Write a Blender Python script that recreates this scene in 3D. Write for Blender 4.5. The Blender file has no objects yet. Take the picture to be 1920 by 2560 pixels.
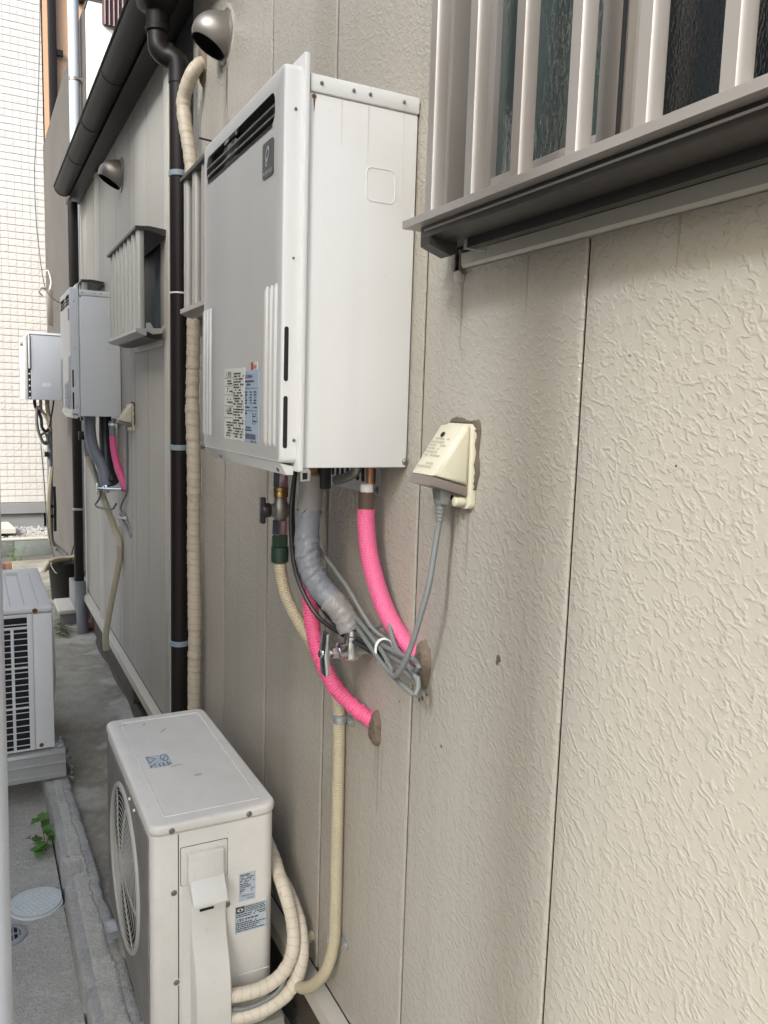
import bpy, bmesh, math, random
from mathutils import Vector, Matrix
random.seed(7)
R = math.radians
S = bpy.context.scene
COL = S.collection

# ------------------------------------------------------------------ camera
cam_d = bpy.data.cameras.new('camera'); cam = bpy.data.objects.new('camera', cam_d); COL.objects.link(cam)
cam_d.sensor_fit = 'VERTICAL'; cam_d.sensor_height = 24.0; cam_d.lens = 2002.19 / 2560 * 24
cam_d.clip_start = 0.02; cam_d.clip_end = 400
rt = Vector((0.89010727, -0.45473479, 0.03041922)); dn = Vector((-0.03072953, -0.126476, -0.99149358)); fw = Vector((0.45471392, 0.88160087, -0.12655099))
m = Matrix.Identity(4)
for i in range(3):
    m[i][0] = rt[i]; m[i][1] = -dn[i]; m[i][2] = -fw[i]
m[0][3], m[1][3], m[2][3] = 0, 0, 1.55
cam.matrix_world = m
S.camera = cam

# ------------------------------------------------------------------ light
SUN_EL, SUN_AZ = 35, 238
NA = (-2.2, -.62, 4.6); NBX = (-.55, 4.4, 4.0)
w = bpy.data.worlds.new('World'); S.world = w; w.use_nodes = True
nt = w.node_tree; nt.nodes.clear()
sk = nt.nodes.new('ShaderNodeTexSky'); sk.sky_type = 'NISHITA'; sk.sun_disc = False
sk.sun_elevation = R(SUN_EL); sk.sun_rotation = R(SUN_AZ); sk.dust_density = 7.0; sk.air_density = 1.0; sk.ozone_density = 0.3
bg = nt.nodes.new('ShaderNodeBackground'); bg.inputs[1].default_value = .15
wo = nt.nodes.new('ShaderNodeOutputWorld')
nt.links.new(sk.outputs[0], bg.inputs[0]); nt.links.new(bg.outputs[0], wo.inputs[0])
sd = bpy.data.lights.new('sun', 'SUN'); sd.energy = 1.04; sd.angle = R(7); sd.color = (1.0, 0.99, 0.97)
so = bpy.data.objects.new('sun', sd); COL.objects.link(so)
e, a = R(SUN_EL), R(SUN_AZ)
to_sun = Vector((math.sin(a) * math.cos(e), math.cos(a) * math.cos(e), math.sin(e)))
so.rotation_euler = to_sun.to_track_quat('Z', 'Y').to_euler()
S.view_settings.view_transform = 'Standard'; S.view_settings.look = 'None'; S.view_settings.gamma = 1
S.view_settings.use_curve_mapping = False; S.view_settings.exposure = 0.92
S.view_settings.use_white_balance = True; S.view_settings.white_balance_temperature = 5650; S.view_settings.white_balance_tint = 5

# ------------------------------------------------------------------ materials
def lin(c):
    return tuple((x / 12.92 if x <= .04045 else ((x + .055) / 1.055) ** 2.4) for x in c)
MATS = {}
def mat(name, col, rough=.5, metal=0., var=0., var_col=None, var_scale=4., bump=None, spots=None, spec=.5, coat=0., streak=0., grain=None):
    """col linear. var: mix amount of var_col by noise. bump: (scale, strength, kind). spots: (scale, threshold, colour, amount)"""
    M = bpy.data.materials.new(name); M.use_nodes = True; MATS[name] = M
    t = M.node_tree; N = t.nodes; L = t.links
    b = N['Principled BSDF']
    b.inputs['Roughness'].default_value = rough; b.inputs['Metallic'].default_value = metal
    b.inputs['Specular IOR Level'].default_value = spec; b.inputs['Coat Weight'].default_value = coat
    b.inputs['Base Color'].default_value = (*col, 1)
    g = N.new('ShaderNodeNewGeometry'); pos = g.outputs['Position']
    cur = None
    def noise(scale, detail=5, rough_=.6, vec=None, typ=None):
        n = N.new('ShaderNodeTexNoise'); n.inputs['Scale'].default_value = scale; n.inputs['Detail'].default_value = detail
        n.inputs['Roughness'].default_value = rough_
        if typ: n.noise_type = typ
        L.new(vec or pos, n.inputs['Vector']); return n
    def ramp(src, lo, hi):
        r = N.new('ShaderNodeMapRange'); r.inputs[1].default_value = lo; r.inputs[2].default_value = hi; L.new(src, r.inputs[0]); return r.outputs[0]
    def mix(fac, c1, c2):
        x = N.new('ShaderNodeMix'); x.data_type = 'RGBA'; L.new(fac, x.inputs[0])
        if isinstance(c1, tuple): x.inputs[6].default_value = (*c1, 1)
        else: L.new(c1, x.inputs[6])
        x.inputs[7].default_value = (*c2, 1); return x.outputs[2]
    def scale(src, k):
        x = N.new('ShaderNodeMath'); x.operation = 'MULTIPLY'; L.new(src, x.inputs[0]); x.inputs[1].default_value = k; return x.outputs[0]
    cur = col
    if var:
        vc = var_col or tuple(x * .6 for x in col)
        cur = mix(scale(ramp(noise(var_scale, 7).outputs[0], .35, .7), var), cur, vc)
    if streak:
        mp = N.new('ShaderNodeMapping'); mp.inputs['Scale'].default_value = (9, 9, .5); L.new(pos, mp.inputs[0])
        cur = mix(scale(ramp(noise(3, 6, .6, mp.outputs[0]).outputs[0], .52, .78), streak), cur, tuple(x * .55 for x in col))
    if spots:
        sc, th, sc_col, am = spots
        cur = mix(scale(ramp(noise(sc, 3, .5).outputs[0], th, th + .08), am), cur, sc_col)
    if grain:
        gn = noise(grain[0], 4, .75); gn2 = noise(grain[0] * .23, 3, .6)
        cur = mix(scale(ramp(gn.outputs[0], .42, .66), grain[1]), cur, tuple(x * .38 for x in col))
        cur = mix(scale(ramp(gn2.outputs[0], .50, .72), grain[1] * .6), cur, tuple(min(.75, x * 1.35) for x in col))
    if not isinstance(cur, tuple): L.new(cur, b.inputs['Base Color'])
    if bump:
        sc, st, kind = bump
        bn = N.new('ShaderNodeBump'); bn.inputs['Strength'].default_value = st; bn.inputs['Distance'].default_value = .002
        if kind == 'crinkle':          # short winding embossed ridges
            mp0 = N.new('ShaderNodeMapping'); mp0.inputs['Rotation'].default_value = (R(-34), 0, 0); L.new(pos, mp0.inputs[0])
            mp = N.new('ShaderNodeMapping'); mp.inputs['Scale'].default_value = (1, .60, 1.05); L.new(mp0.outputs[0], mp.inputs[0])
            n1 = noise(sc, 2, .5, mp.outputs[0])
            d = N.new('ShaderNodeMath'); d.operation = 'SUBTRACT'; L.new(n1.outputs[0], d.inputs[0]); d.inputs[1].default_value = .5
            ab = N.new('ShaderNodeMath'); ab.operation = 'ABSOLUTE'; L.new(d.outputs[0], ab.inputs[0])
            rg = N.new('ShaderNodeMapRange'); rg.interpolation_type = 'SMOOTHSTEP'; rg.inputs[1].default_value = .11; rg.inputs[2].default_value = 0.0
            L.new(ab.outputs[0], rg.inputs[0])
            n2 = noise(sc * 1.0, 2, .5)
            mk = ramp(n2.outputs[0], .36, .56)
            mu = N.new('ShaderNodeMath'); mu.operation = 'MULTIPLY'; L.new(rg.outputs[0], mu.inputs[0]); L.new(mk, mu.inputs[1])
            n3 = noise(sc * 1.9, 3); s3 = scale(n3.outputs[0], .55)
            ad = N.new('ShaderNodeMath'); ad.operation = 'ADD'; L.new(mu.outputs[0], ad.inputs[0]); L.new(s3, ad.inputs[1])
            L.new(ad.outputs[0], bn.inputs['Height'])
        elif kind == 'wrap':
            uv = N.new('ShaderNodeUVMap'); sp = N.new('ShaderNodeSeparateXYZ'); L.new(uv.outputs[0], sp.inputs[0])
            nn = noise(22, 3); a1 = N.new('ShaderNodeMath'); a1.operation = 'MULTIPLY_ADD'; L.new(sp.outputs[0], a1.inputs[0]); a1.inputs[1].default_value = .16; L.new(sp.outputs[1], a1.inputs[2])
            a2 = N.new('ShaderNodeMath'); a2.operation = 'MULTIPLY_ADD'; L.new(nn.outputs[0], a2.inputs[0]); a2.inputs[1].default_value = .03; L.new(a1.outputs[0], a2.inputs[2])
            fr = N.new('ShaderNodeMath'); fr.operation = 'FRACT'; L.new(scale(a2.outputs[0], sc), fr.inputs[0])
            L.new(fr.outputs[0], bn.inputs['Height']); bn.inputs['Distance'].default_value = .004
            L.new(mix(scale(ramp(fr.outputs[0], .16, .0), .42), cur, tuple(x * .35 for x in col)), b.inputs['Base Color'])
        elif kind == 'grid' or kind == 'ring':
            uv = N.new('ShaderNodeUVMap'); sp = N.new('ShaderNodeSeparateXYZ'); L.new(uv.outputs[0], sp.inputs[0])
            outs = []
            for k in ((0, 1) if kind == 'grid' else (1,)):
                s1 = scale(sp.outputs[k], sc); sn = N.new('ShaderNodeMath'); sn.operation = 'SINE'; L.new(s1, sn.inputs[0]); outs.append(sn.outputs[0])
            h = outs[0]
            if len(outs) > 1:
                mx = N.new('ShaderNodeMath'); mx.operation = 'MAXIMUM'; L.new(outs[0], mx.inputs[0]); L.new(outs[1], mx.inputs[1]); h = mx.outputs[0]
            L.new(h, bn.inputs['Height'])
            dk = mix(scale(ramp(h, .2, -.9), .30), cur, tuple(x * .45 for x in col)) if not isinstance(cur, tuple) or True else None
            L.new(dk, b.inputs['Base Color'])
        else:
            nn = noise(sc, 6, .65); L.new(nn.outputs[0], bn.inputs['Height'])
            if kind == 'coarse': bn.inputs['Distance'].default_value = .006
        L.new(bn.outputs[0], b.inputs['Normal'])
    return M

siding = mat('siding_paint', (.385, .355, .303), .26, bump=(78, .46, 'crinkle'), var=.3, var_col=(.32, .305, .265), var_scale=2.2, streak=.16)
siding_far = mat('siding_paint_plain', (.42, .40, .355), .5, bump=(260, .12, 'n'), var=.2, var_scale=3, streak=.2)
trim_m = mat('trim_paint', (.50, .475, .415), .45, var=.15, var_scale=5, streak=.1, bump=(160, .08, 'n'))
seal_m = mat('sealant', (.20, .155, .115), .85, var=.7, var_col=(.10, .075, .055), var_scale=38, bump=(70, 1.0, 'coarse'))
seal2_m = mat('old_caulk', (.40, .37, .31), .8, var=.6, var_col=(.22, .19, .15), var_scale=25)
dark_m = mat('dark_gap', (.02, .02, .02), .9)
found_m = mat('foundation_mortar', (.10, .088, .07), .9, var=.7, var_col=(.045, .04, .032), var_scale=7, bump=(70, .7, 'coarse'))
conc_m = mat('concrete_slab', (.46, .43, .345), .9, var=.95, var_col=(.19, .175, .135), var_scale=3.4, grain=(120, .45), bump=(90, .6, 'coarse'), spots=(3.6, .55, (.68, .66, .60), .6))
lslab_m = mat('rough_concrete', (.62, .59, .52), .95, var=.6, var_col=(.42, .40, .35), var_scale=4, bump=(120, 1.0, 'coarse'), grain=(210, .6))
kerb_m = mat('kerb_concrete', (.56, .545, .51), .95, var=.5, var_col=(.29, .285, .28), var_scale=9, bump=(110, 1.0, 'coarse'), grain=(190, .5))
kerb2_m = mat('kerb_exposed', (.66, .64, .56), .95, var=.5, var_col=(.36, .35, .305), var_scale=14, bump=(95, 1.0, 'coarse'), grain=(170, .45))
yard_m = mat('yard_concrete', (.15, .142, .12), .95, var=.6, var_scale=3, bump=(120, .6, 'coarse'))
grd_m = mat('ground_earth', (.18, .165, .14), .95, var=.5, var_scale=.7)
nconc_m = mat('grey_render', (.105, .097, .087), .9, var=.6, var_col=(.07, .062, .054), var_scale=1.6, streak=.5, bump=(60, .4, 'coarse'))
nwhite_m = mat('white_render', (.80, .80, .79), .8, var=.3, var_col=(.6, .6, .57), var_scale=6, streak=.12, bump=(80, .5, 'coarse'))
peach_m = mat('peach_paint', (.66, .42, .26), .75, var=.15)
tile_m = mat('ivory_tile', (.71, .68, .64), .6, var=.22, var_col=(.66, .61, .54), var_scale=3, bump=(45, .3, 'coarse'))
grout_m = mat('tile_grout', (.60, .57, .53), .9)
gfound_m = mat('grey_foundation', (.30, .30, .30), .85, var=.2, bump=(90, .3, 'n'))
block_m = mat('block_wall', (.24, .255, .24), .9, var=.4, bump=(120, .6, 'coarse'))
brick_m = mat('red_brick', (.30, .16, .11), .9, var=.4, var_scale=12, bump=(120, .6, 'coarse'))
stone_m = mat('white_gravel', (.46, .44, .41), .8, var=.5, var_col=(.35, .33, .31), var_scale=40)
pale2_m = mat('grey_resin', (.40, .39, .33), .6, var=.3, var_scale=12)
pale_m = mat('pale_stone', (.62, .60, .52), .8, var=.2)
white_m = mat('white_enamel', (.735, .74, .735), .28, var=.16, var_col=(.66, .66, .63), var_scale=4, spec=.5, streak=.07, spots=(48, .72, (.50, .46, .40), .35), bump=(5, .25, 'coarse'))
front_m = mat('shaded_white_enamel', (.585, .585, .58), .33, metal=.15, var=.12, var_scale=3, streak=.1)  # the white enamel again, with the front's shade put into the colour
ac_m = mat('aged_beige_plastic', (.80, .78, .73), .42, var=.16, var_col=(.60, .56, .50), var_scale=6, bump=(500, .04, 'n'), spots=(70, .68, (.40, .36, .30), .4), grain=(14, .08))
boxg_m = mat('pale_grey_box_paint', (.47, .48, .50), .4, var=.2, streak=.1)
smudge_m = mat('grime_smudge', (.56, .54, .49), .7, var=.7, var_col=(.38, .35, .30), var_scale=120)
drip_m = mat('drip_stain', (.27, .25, .21), .6, var=.5, var_col=(.27, .245, .20), var_scale=60)
dust_m = mat('dust_streak', (.675, .67, .65), .5)
ring_m = mat('dull_beige_grille', (.46, .45, .41), .5)  # darker tone of the casing beige
achood_m = mat('pale_beige_plastic', (.78, .77, .73), .4)
acw_m = mat('white_ac_paint', (.84, .83, .81), .38, var=.1, var_scale=6, spots=(30, .72, (.40, .33, .26), .5))
acgrey_m = mat('dirty_shaded_front', (.25, .24, .22), .5, var=.6, var_col=(.14, .135, .12), var_scale=18, streak=.3)  # mottled dirt, plus alley-side shade put into the base colour
black_m = mat('black_plastic', (.018, .018, .02), .4)
hole_m = mat('dark_cavity', (.012, .012, .013), .8)
chrome_m = mat('chrome', (.72, .73, .74), .18, metal=1.0, var=.2, var_scale=20)
bronze_m = mat('stainless_bronze', (.29, .265, .235), .40, metal=.6, var=.3, var_scale=10)
brass_m = mat('brass', (.38, .27, .12), .35, metal=.9)
copper_m = mat('copper', (.42, .22, .14), .4, metal=.8, var=.4, var_scale=30)
cast_m = mat('cast_metal', (.28, .28, .26), .45, metal=.8, var=.5, var_scale=30, bump=(200, .4, 'n'))
galv_m = mat('galvanised', (.48, .50, .52), .38, metal=.7, var=.25, var_scale=15)
zinc_m = mat('zinc_post', (.66, .70, .77), .45, metal=.15, var=.15, var_scale=14)
alu_m = mat('bronze_aluminium', (.36, .33, .30), .40, metal=.30, var=.08, var_scale=6)
aludk_m = mat('bronze_aluminium_shaded', (.048, .044, .040), .45, metal=.3, var=.15, var_scale=6)  # darkened bronze: shade under the rails put into the colour
alug_m = mat('grey_aluminium', (.47, .46, .43), .4, metal=.4, var=.15, var_scale=8)
alub_m = mat('stand_aluminium', (.60, .60, .57), .38, metal=.5, var=.2, var_scale=12)
brown_m = mat('dark_brown_pvc', (.015, .0115, .011), .42, spec=.25, var=.2, var_col=(.028, .023, .022), var_scale=6)
gut_m = mat('dark_gutter_pvc', (.013, .0115, .011), .5, spec=.16, var=.25, var_col=(.03, .027, .025), var_scale=8)
greyp_m = mat('grey_pvc', (.20, .215, .22), .5, var=.2)
pvc_m = mat('pale_grey_pvc', (.52, .55, .60), .45, var=.12, streak=.15)
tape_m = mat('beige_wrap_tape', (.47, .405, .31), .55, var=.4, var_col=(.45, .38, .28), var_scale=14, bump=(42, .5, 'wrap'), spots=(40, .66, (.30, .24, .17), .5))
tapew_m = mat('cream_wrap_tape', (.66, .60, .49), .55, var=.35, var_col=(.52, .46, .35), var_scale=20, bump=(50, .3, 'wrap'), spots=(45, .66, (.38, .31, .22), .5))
gtape_m = mat('grey_duct_tape', (.225, .24, .275), .42, var=.2, var_col=(.21, .22, .25), var_scale=14, bump=(120, .4, 'n'))
gtape2_m = mat('grey_duct_tape_warm', (.30, .285, .28), .42, var=.25, var_scale=14, bump=(100, .5, 'n'))
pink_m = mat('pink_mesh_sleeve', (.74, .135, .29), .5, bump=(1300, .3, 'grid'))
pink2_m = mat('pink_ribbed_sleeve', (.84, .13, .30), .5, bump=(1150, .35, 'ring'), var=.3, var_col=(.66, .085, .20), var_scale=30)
pinkf_m = mat('pink_sleeve_plain', (.80, .11, .29), .5, var=.2)
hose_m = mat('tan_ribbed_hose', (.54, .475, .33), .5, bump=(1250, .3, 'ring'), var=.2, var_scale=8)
cord_m = mat('grey_cord', (.20, .21, .205), .45, var=.1)
corddk_m = mat('black_cable', (.02, .021, .024), .4)
green_m = mat('green_paint_metal', (.035, .065, .045), .45, metal=.3, var=.4, var_scale=40)
coll_m = mat('brown_collar', (.11, .075, .06), .45)
wtape_m = mat('white_thread_tape', (.80, .80, .78), .6, bump=(300, .5, 'n'))
cream_m = mat('cream_plastic', (.62, .58, .44), .45, var=.12, var_col=(.52, .47, .35), var_scale=18)
rim_m = mat('smoky_plastic', (.20, .165, .145), .3, var=.1)
dirt_m = mat('black_mould', (.13, .108, .08), .95, var=.7, var_col=(.07, .055, .04), var_scale=60)
labw_m = mat('label_paper', (.64, .65, .60), .6)
labb_m = mat('label_blue', (.36, .44, .56), .6)
labs_m = mat('label_silver', (.52, .58, .64), .5)
labr_m = mat('label_red', (.42, .05, .07), .6)
ink_m = mat('label_ink', (.04, .045, .05), .6)
inkg_m = mat('faint_ink', (.46, .43, .33), .6)
logo_m = mat('logo_grey', (.06, .065, .07), .35)
logow_m = mat('logo_silver', (.62, .63, .63), .3, metal=.5)
leaf_m = mat('leaf', (.085, .19, .03), .5, var=.4, var_col=(.14, .24, .05), var_scale=40)
leafd_m = mat('leaf_dull', (.11, .14, .04), .6, var=.4, var_scale=40)
stem_m = mat('stem', (.16, .15, .08), .7)
tie_m = mat('white_tie', (.75, .75, .70), .5)
bluec_m = mat('blue_grey_band', (.26, .32, .35), .45, var=.3, var_scale=40)
bucket_m = mat('black_bucket', (.025, .024, .022), .6, var=.3)
red_m = mat('pink_rag', (.42, .17, .16), .9)
lid_m = mat('white_cover_plastic', (.68, .72, .70), .45, var=.15, var_scale=30)
louv_m = mat('brown_slat', (.10, .055, .05), .5)
louvp_m = mat('pale_slat_edge', (.55, .42, .42), .5)
nb_m = mat('neighbour_siding', (.17, .168, .162), .6, var=.15)
curt_m = mat('curtain', (.10, .13, .15), .8, var=.5, var_scale=25)
rust_m = mat('rust', (.16, .07, .03), .9)
# figured glass: dark room behind a rippled pane
def glass(name, col, sc, st, rough):
    M = mat(name, col, rough, spec=.8)
    t = M.node_tree; b = t.nodes['Principled BSDF']
    g = t.nodes.new('ShaderNodeNewGeometry'); n = t.nodes.new('ShaderNodeTexNoise'); n.inputs['Scale'].default_value = sc; n.inputs['Detail'].default_value = 1.5
    mp = t.nodes.new('ShaderNodeMapping'); mp.inputs['Scale'].default_value = (1, 1, .55)
    bu = t.nodes.new('ShaderNodeBump'); bu.inputs['Strength'].default_value = st; bu.inputs['Distance'].default_value = .003
    t.links.new(g.outputs['Position'], mp.inputs[0]); t.links.new(mp.outputs[0], n.inputs['Vector']); t.links.new(n.outputs[0], bu.inputs['Height']); t.links.new(bu.outputs[0], b.inputs['Normal'])
    return M
glass_m = glass('figured_glass', (.055, .07, .066), 120, .35, .08)
glass2_m = glass('plain_glass', (.010, .012, .012), 300, .08, .12)
glass3_m = mat('dim_glass', (.03, .037, .04), .5, spec=.15)

# ------------------------------------------------------------------ geometry helpers
def obj(name, bm, M, parent=None, smooth=40):
    me = bpy.data.meshes.new(name)
    off = Vector((0, 0, 0)); p = parent
    while p: off += Vector(p.location); p = p.parent
    if off.length: bmesh.ops.translate(bm, verts=bm.verts, vec=-off)
    bmesh.ops.recalc_face_normals(bm, faces=bm.faces)
    bm.to_mesh(me); bm.free()
    if smooth:
        me.polygons.foreach_set('use_smooth', [True] * len(me.polygons)); me.set_sharp_from_angle(angle=R(smooth))
    for x in (M if isinstance(M, (list, tuple)) else [M]): me.materials.append(x)
    o = bpy.data.objects.new(name, me); COL.objects.link(o)
    if parent: o.parent = parent
    return o
def tag(o, label, cat, group=None, kind=None):
    o['label'] = label; o['category'] = cat
    if group: o['group'] = group
    if kind: o['kind'] = kind
    return o
def thing(name, label, cat, loc, group=None):
    o = bpy.data.objects.new(name, None); o.empty_display_size = .05; COL.objects.link(o); o.location = loc
    return tag(o, label, cat, group)
def struct(name, bm, M, smooth=0):
    o = obj(name, bm, M, None, smooth); o['kind'] = 'structure'; return o
def NB(): return bmesh.new()
def box(bm, x0, x1, y0, y1, z0, z1, bev=0., seg=2, mi=0):
    r = bmesh.ops.create_cube(bm, size=1)
    vs = r['verts']
    for v in vs:
        v.co = Vector(((x0 + x1) / 2 + v.co.x * (x1 - x0), (y0 + y1) / 2 + v.co.y * (y1 - y0), (z0 + z1) / 2 + v.co.z * (z1 - z0)))
    fs = {f for v in vs for f in v.link_faces}
    if bev:
        es = list({e for v in vs for e in v.link_edges})
        rr = bmesh.ops.bevel(bm, geom=es, offset=bev, segments=seg, profile=.5, affect='EDGES', clamp_overlap=True)
        fs = {f for f in fs if f.is_valid} | set(rr['faces'])
    for f in fs: f.material_index = mi
    return bm
def B(*a, **k): return box(NB(), *a, **k)
def axes(ax):
    return {'x': (Vector((0, 1, 0)), Vector((0, 0, 1)), Vector((1, 0, 0))), 'y': (Vector((1, 0, 0)), Vector((0, 0, 1)), Vector((0, 1, 0))), 'z': (Vector((1, 0, 0)), Vector((0, 1, 0)), Vector((0, 0, 1)))}[ax]
def prism(bm, pts, ax, a0, a1, bev=0., seg=2, mi=0):
    """pts: polygon in the two other axes (alphabetical order)"""
    u, v, n = axes(ax)
    v0 = [bm.verts.new(u * p[0] + v * p[1] + n * a0) for p in pts]; v1 = [bm.verts.new(u * p[0] + v * p[1] + n * a1) for p in pts]
    k = len(pts); fs = [bm.faces.new(v0), bm.faces.new(v1[::-1])]
    for i in range(k): fs.append(bm.faces.new((v0[i], v1[i], v1[(i + 1) % k], v0[(i + 1) % k])))
    if bev:
        bmesh.ops.recalc_face_normals(bm, faces=fs)
        rr = bmesh.ops.bevel(bm, geom=list({e for f in fs[:2] for e in f.edges}), offset=bev, segments=seg, profile=.5, affect='EDGES', clamp_overlap=True)
        fs = [f for f in fs if f.is_valid] + list(rr['faces'])
    for f in fs: f.material_index = mi
    return bm
def rrect(a0, a1, b0, b1, r, n=5):
    r = min(r, (a1 - a0) / 2 - 1e-5, (b1 - b0) / 2 - 1e-5); out = []
    for (ca, cb, s) in ((a1 - r, b1 - r, 0), (a0 + r, b1 - r, 90), (a0 + r, b0 + r, 180), (a1 - r, b0 + r, 270)):
        for i in range(n + 1):
            t = R(s + 90 * i / n); out.append((ca + r * math.cos(t), cb + r * math.sin(t)))
    return out
def circ(a, b, r, n=16, s=0):
    return [(a + r * math.cos(s + 2 * math.pi * i / n), b + r * math.sin(s + 2 * math.pi * i / n)) for i in range(n)]
def smooth_path(pts, step=.008):
    P = [Vector(p) for p in pts]; out = []
    Q = [P[0] * 2 - P[1]] + P + [P[-1] * 2 - P[-2]]
    for i in range(1, len(Q) - 2):
        p0, p1, p2, p3 = Q[i - 1:i + 3]; n = max(1, int((p2 - p1).length / step))
        for k in range(n):
            t = k / n
            out.append(.5 * ((2 * p1) + (p2 - p0) * t + (2 * p0 - 5 * p1 + 4 * p2 - p3) * t * t + (3 * p1 - p0 - 3 * p2 + p3) * t ** 3))
    out.append(P[-1]); return out
def tube(bm, pts, r, n=12, step=.008, rad=None, curve=True, cap=True):
    path = smooth_path(pts, step) if curve else [Vector(p) for p in pts]
    uvl = bm.loops.layers.uv.verify()
    up = None; rings = []; s = 0; ss = []
    for i, p in enumerate(path):
        t = (path[min(i + 1, len(path) - 1)] - path[max(i - 1, 0)]).normalized()
        if up is None:
            up = Vector((1, 0, 0)) if abs(t.x) < .9 else Vector((0, 1, 0))
        up = (up - t * up.dot(t)).normalized(); sd_ = t.cross(up)
        if i: s += (p - path[i - 1]).length
        ss.append(s)
        rr = r * (rad(s, i) if rad else 1)
        rings.append([bm.verts.new(p + (up * math.cos(2 * math.pi * k / n) + sd_ * math.sin(2 * math.pi * k / n)) * (rr(k) if callable(rr) else rr)) for k in range(n)])
    for i in range(len(rings) - 1):
        for k in range(n):
            f = bm.faces.new((rings[i][k], rings[i][(k + 1) % n], rings[i + 1][(k + 1) % n], rings[i + 1][k]))
            us = (k, k + 1, k + 1, k); vs = (ss[i], ss[i], ss[i + 1], ss[i + 1])
            for l, uu, vv in zip(f.loops, us, vs): l[uvl].uv = (uu * 2 * math.pi * r / n, vv)
    if cap and len(rings) > 1:
        bm.faces.new(rings[0][::-1]); bm.faces.new(rings[-1])
    return bm
def T(pts, r, **k): return tube(NB(), pts, r, **k)
def lathe(bm, c, ax, prof, n=20, cap=True):
    """prof: list of (radius, height along axis)"""
    u, v, w_ = axes(ax); c = Vector(c); rings = []
    for r_, h in prof:
        rings.append([bm.verts.new(c + w_ * h + (u * math.cos(2 * math.pi * k / n) + v * math.sin(2 * math.pi * k / n)) * r_) for k in range(n)])
    for i in range(len(rings) - 1):
        for k in range(n): bm.faces.new((rings[i][k], rings[i][(k + 1) % n], rings[i + 1][(k + 1) % n], rings[i + 1][k]))
    if cap:
        bm.faces.new(rings[0][::-1]); bm.faces.new(rings[-1])
    return bm
def Lt(*a, **k): return lathe(NB(), *a, **k)
def screw(bm, p, ax, r=.0045, s=-1):
    h = .003 * s
    return lathe(bm, p, ax, [(r * 1.4, 0), (r * 1.4, h * .4), (r, h * .6), (r * .8, h), (r * .35, h), (r * .3, h * .6)], 10)
def copy_tree(o, parent=None):
    c = o.copy(); COL.objects.link(c); c.parent = parent
    for ch in list(o.children): copy_tree(ch, c)
    return c
def text_mesh(txt, size, origin, ux, uy, bm=None, bold=0.0, width=None):
    """flat lettering lying on the plane spanned by ux (reading direction) and uy (up)"""
    cu = bpy.data.curves.new('lettering', 'FONT'); cu.body = txt; cu.size = size; cu.offset = bold; cu.resolution_u = 2
    to = bpy.data.objects.new('lettering', cu); COL.objects.link(to)
    dg = bpy.context.evaluated_depsgraph_get(); me = bpy.data.meshes.new_from_object(to.evaluated_get(dg))
    COL.objects.unlink(to); bpy.data.objects.remove(to); bpy.data.curves.remove(cu)
    bm = bm or NB(); ux, uy, o = Vector(ux), Vector(uy), Vector(origin)
    if not len(me.vertices): return bm
    mx = max(v.co.x for v in me.vertices); k = (width / mx) if (width and mx > 0) else 1
    vs = [bm.verts.new(o + ux * v.co.x * k + uy * v.co.y) for v in me.vertices]
    for p in me.polygons:
        try: bm.faces.new([vs[i] for i in p.vertices])
        except ValueError: pass
    bpy.data.meshes.remove(me)
    return bm
def quad(bm, o, ux, uy, a0, a1, b0, b1):
    o, ux, uy = Vector(o), Vector(ux), Vector(uy)
    bm.faces.new([bm.verts.new(o + ux * a + uy * b) for a, b in ((a0, b0), (a1, b0), (a1, b1), (a0, b1))])
    return bm
def rows(bm, o, ux, uy, a0, a1, b0, b1, n, rnd, dens=.75):
    """rows of illegibly small print"""
    h = (b1 - b0) / n
    for i in range(n):
        x = a0; end = a1 - (a1 - a0) * rnd.choice((0, 0, .1, .3))
        while x < end:
            wd = rnd.uniform(.6, 2.2) * h * .8
            if rnd.random() < dens: quad(bm, o, ux, uy, x, min(x + wd, end), b0 + h * i + h * .22, b0 + h * i + h * .78)
            x += wd + h * .25
    return bm

WX = .67          # outer face of the house wall
# ================================================================== SETTING
bm = NB(); box(bm, -60, 60, -60, 90, -1.2, -.31); struct('ground', bm, grd_m)
bm = NB(); box(bm, .30, .74, -1.5, 8.35, -.3, 0.0)
struct('alley_pavement', bm, conc_m)
bm = NB(); box(bm, -4, .2145, -4, 8.35, -.3, -.055)
struct('lower_pavement', bm, lslab_m)
bm = NB(); box(bm, -6, 6, 8.352, 9.42, -.3, -.15)
struct('yard_pavement', bm, yard_m)

def putty(y, z, ry, rz, seed, th=.005, down=0.):
    r_ = random.Random(seed); bm = NB(); n = 26; rings = []
    jj = [r_.uniform(.82, 1.16) for _ in range(n)]; jj = [(jj[i] * 2 + jj[i - 1]) / 3 for i in range(n)]
    for k, (f, x_) in enumerate(((1, .0004), (.93, -th * .55), (.72, -th), (.4, -th * 1.05))):
        rings.append([bm.verts.new((WX + x_ + r_.uniform(-.0022, .0012) * (k > 0), y + ry * f * jj[i] * math.cos(2 * math.pi * i / n), z + rz * f * jj[i] * math.sin(2 * math.pi * i / n) * (1 + down * (math.sin(2 * math.pi * i / n) < 0)))) for i in range(n)])
    for a_, b_ in zip(rings, rings[1:]):
        for i in range(n): bm.faces.new((a_[i], a_[(i + 1) % n], b_[(i + 1) % n], b_[i]))
    bm.faces.new(rings[-1]); return bm
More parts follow.
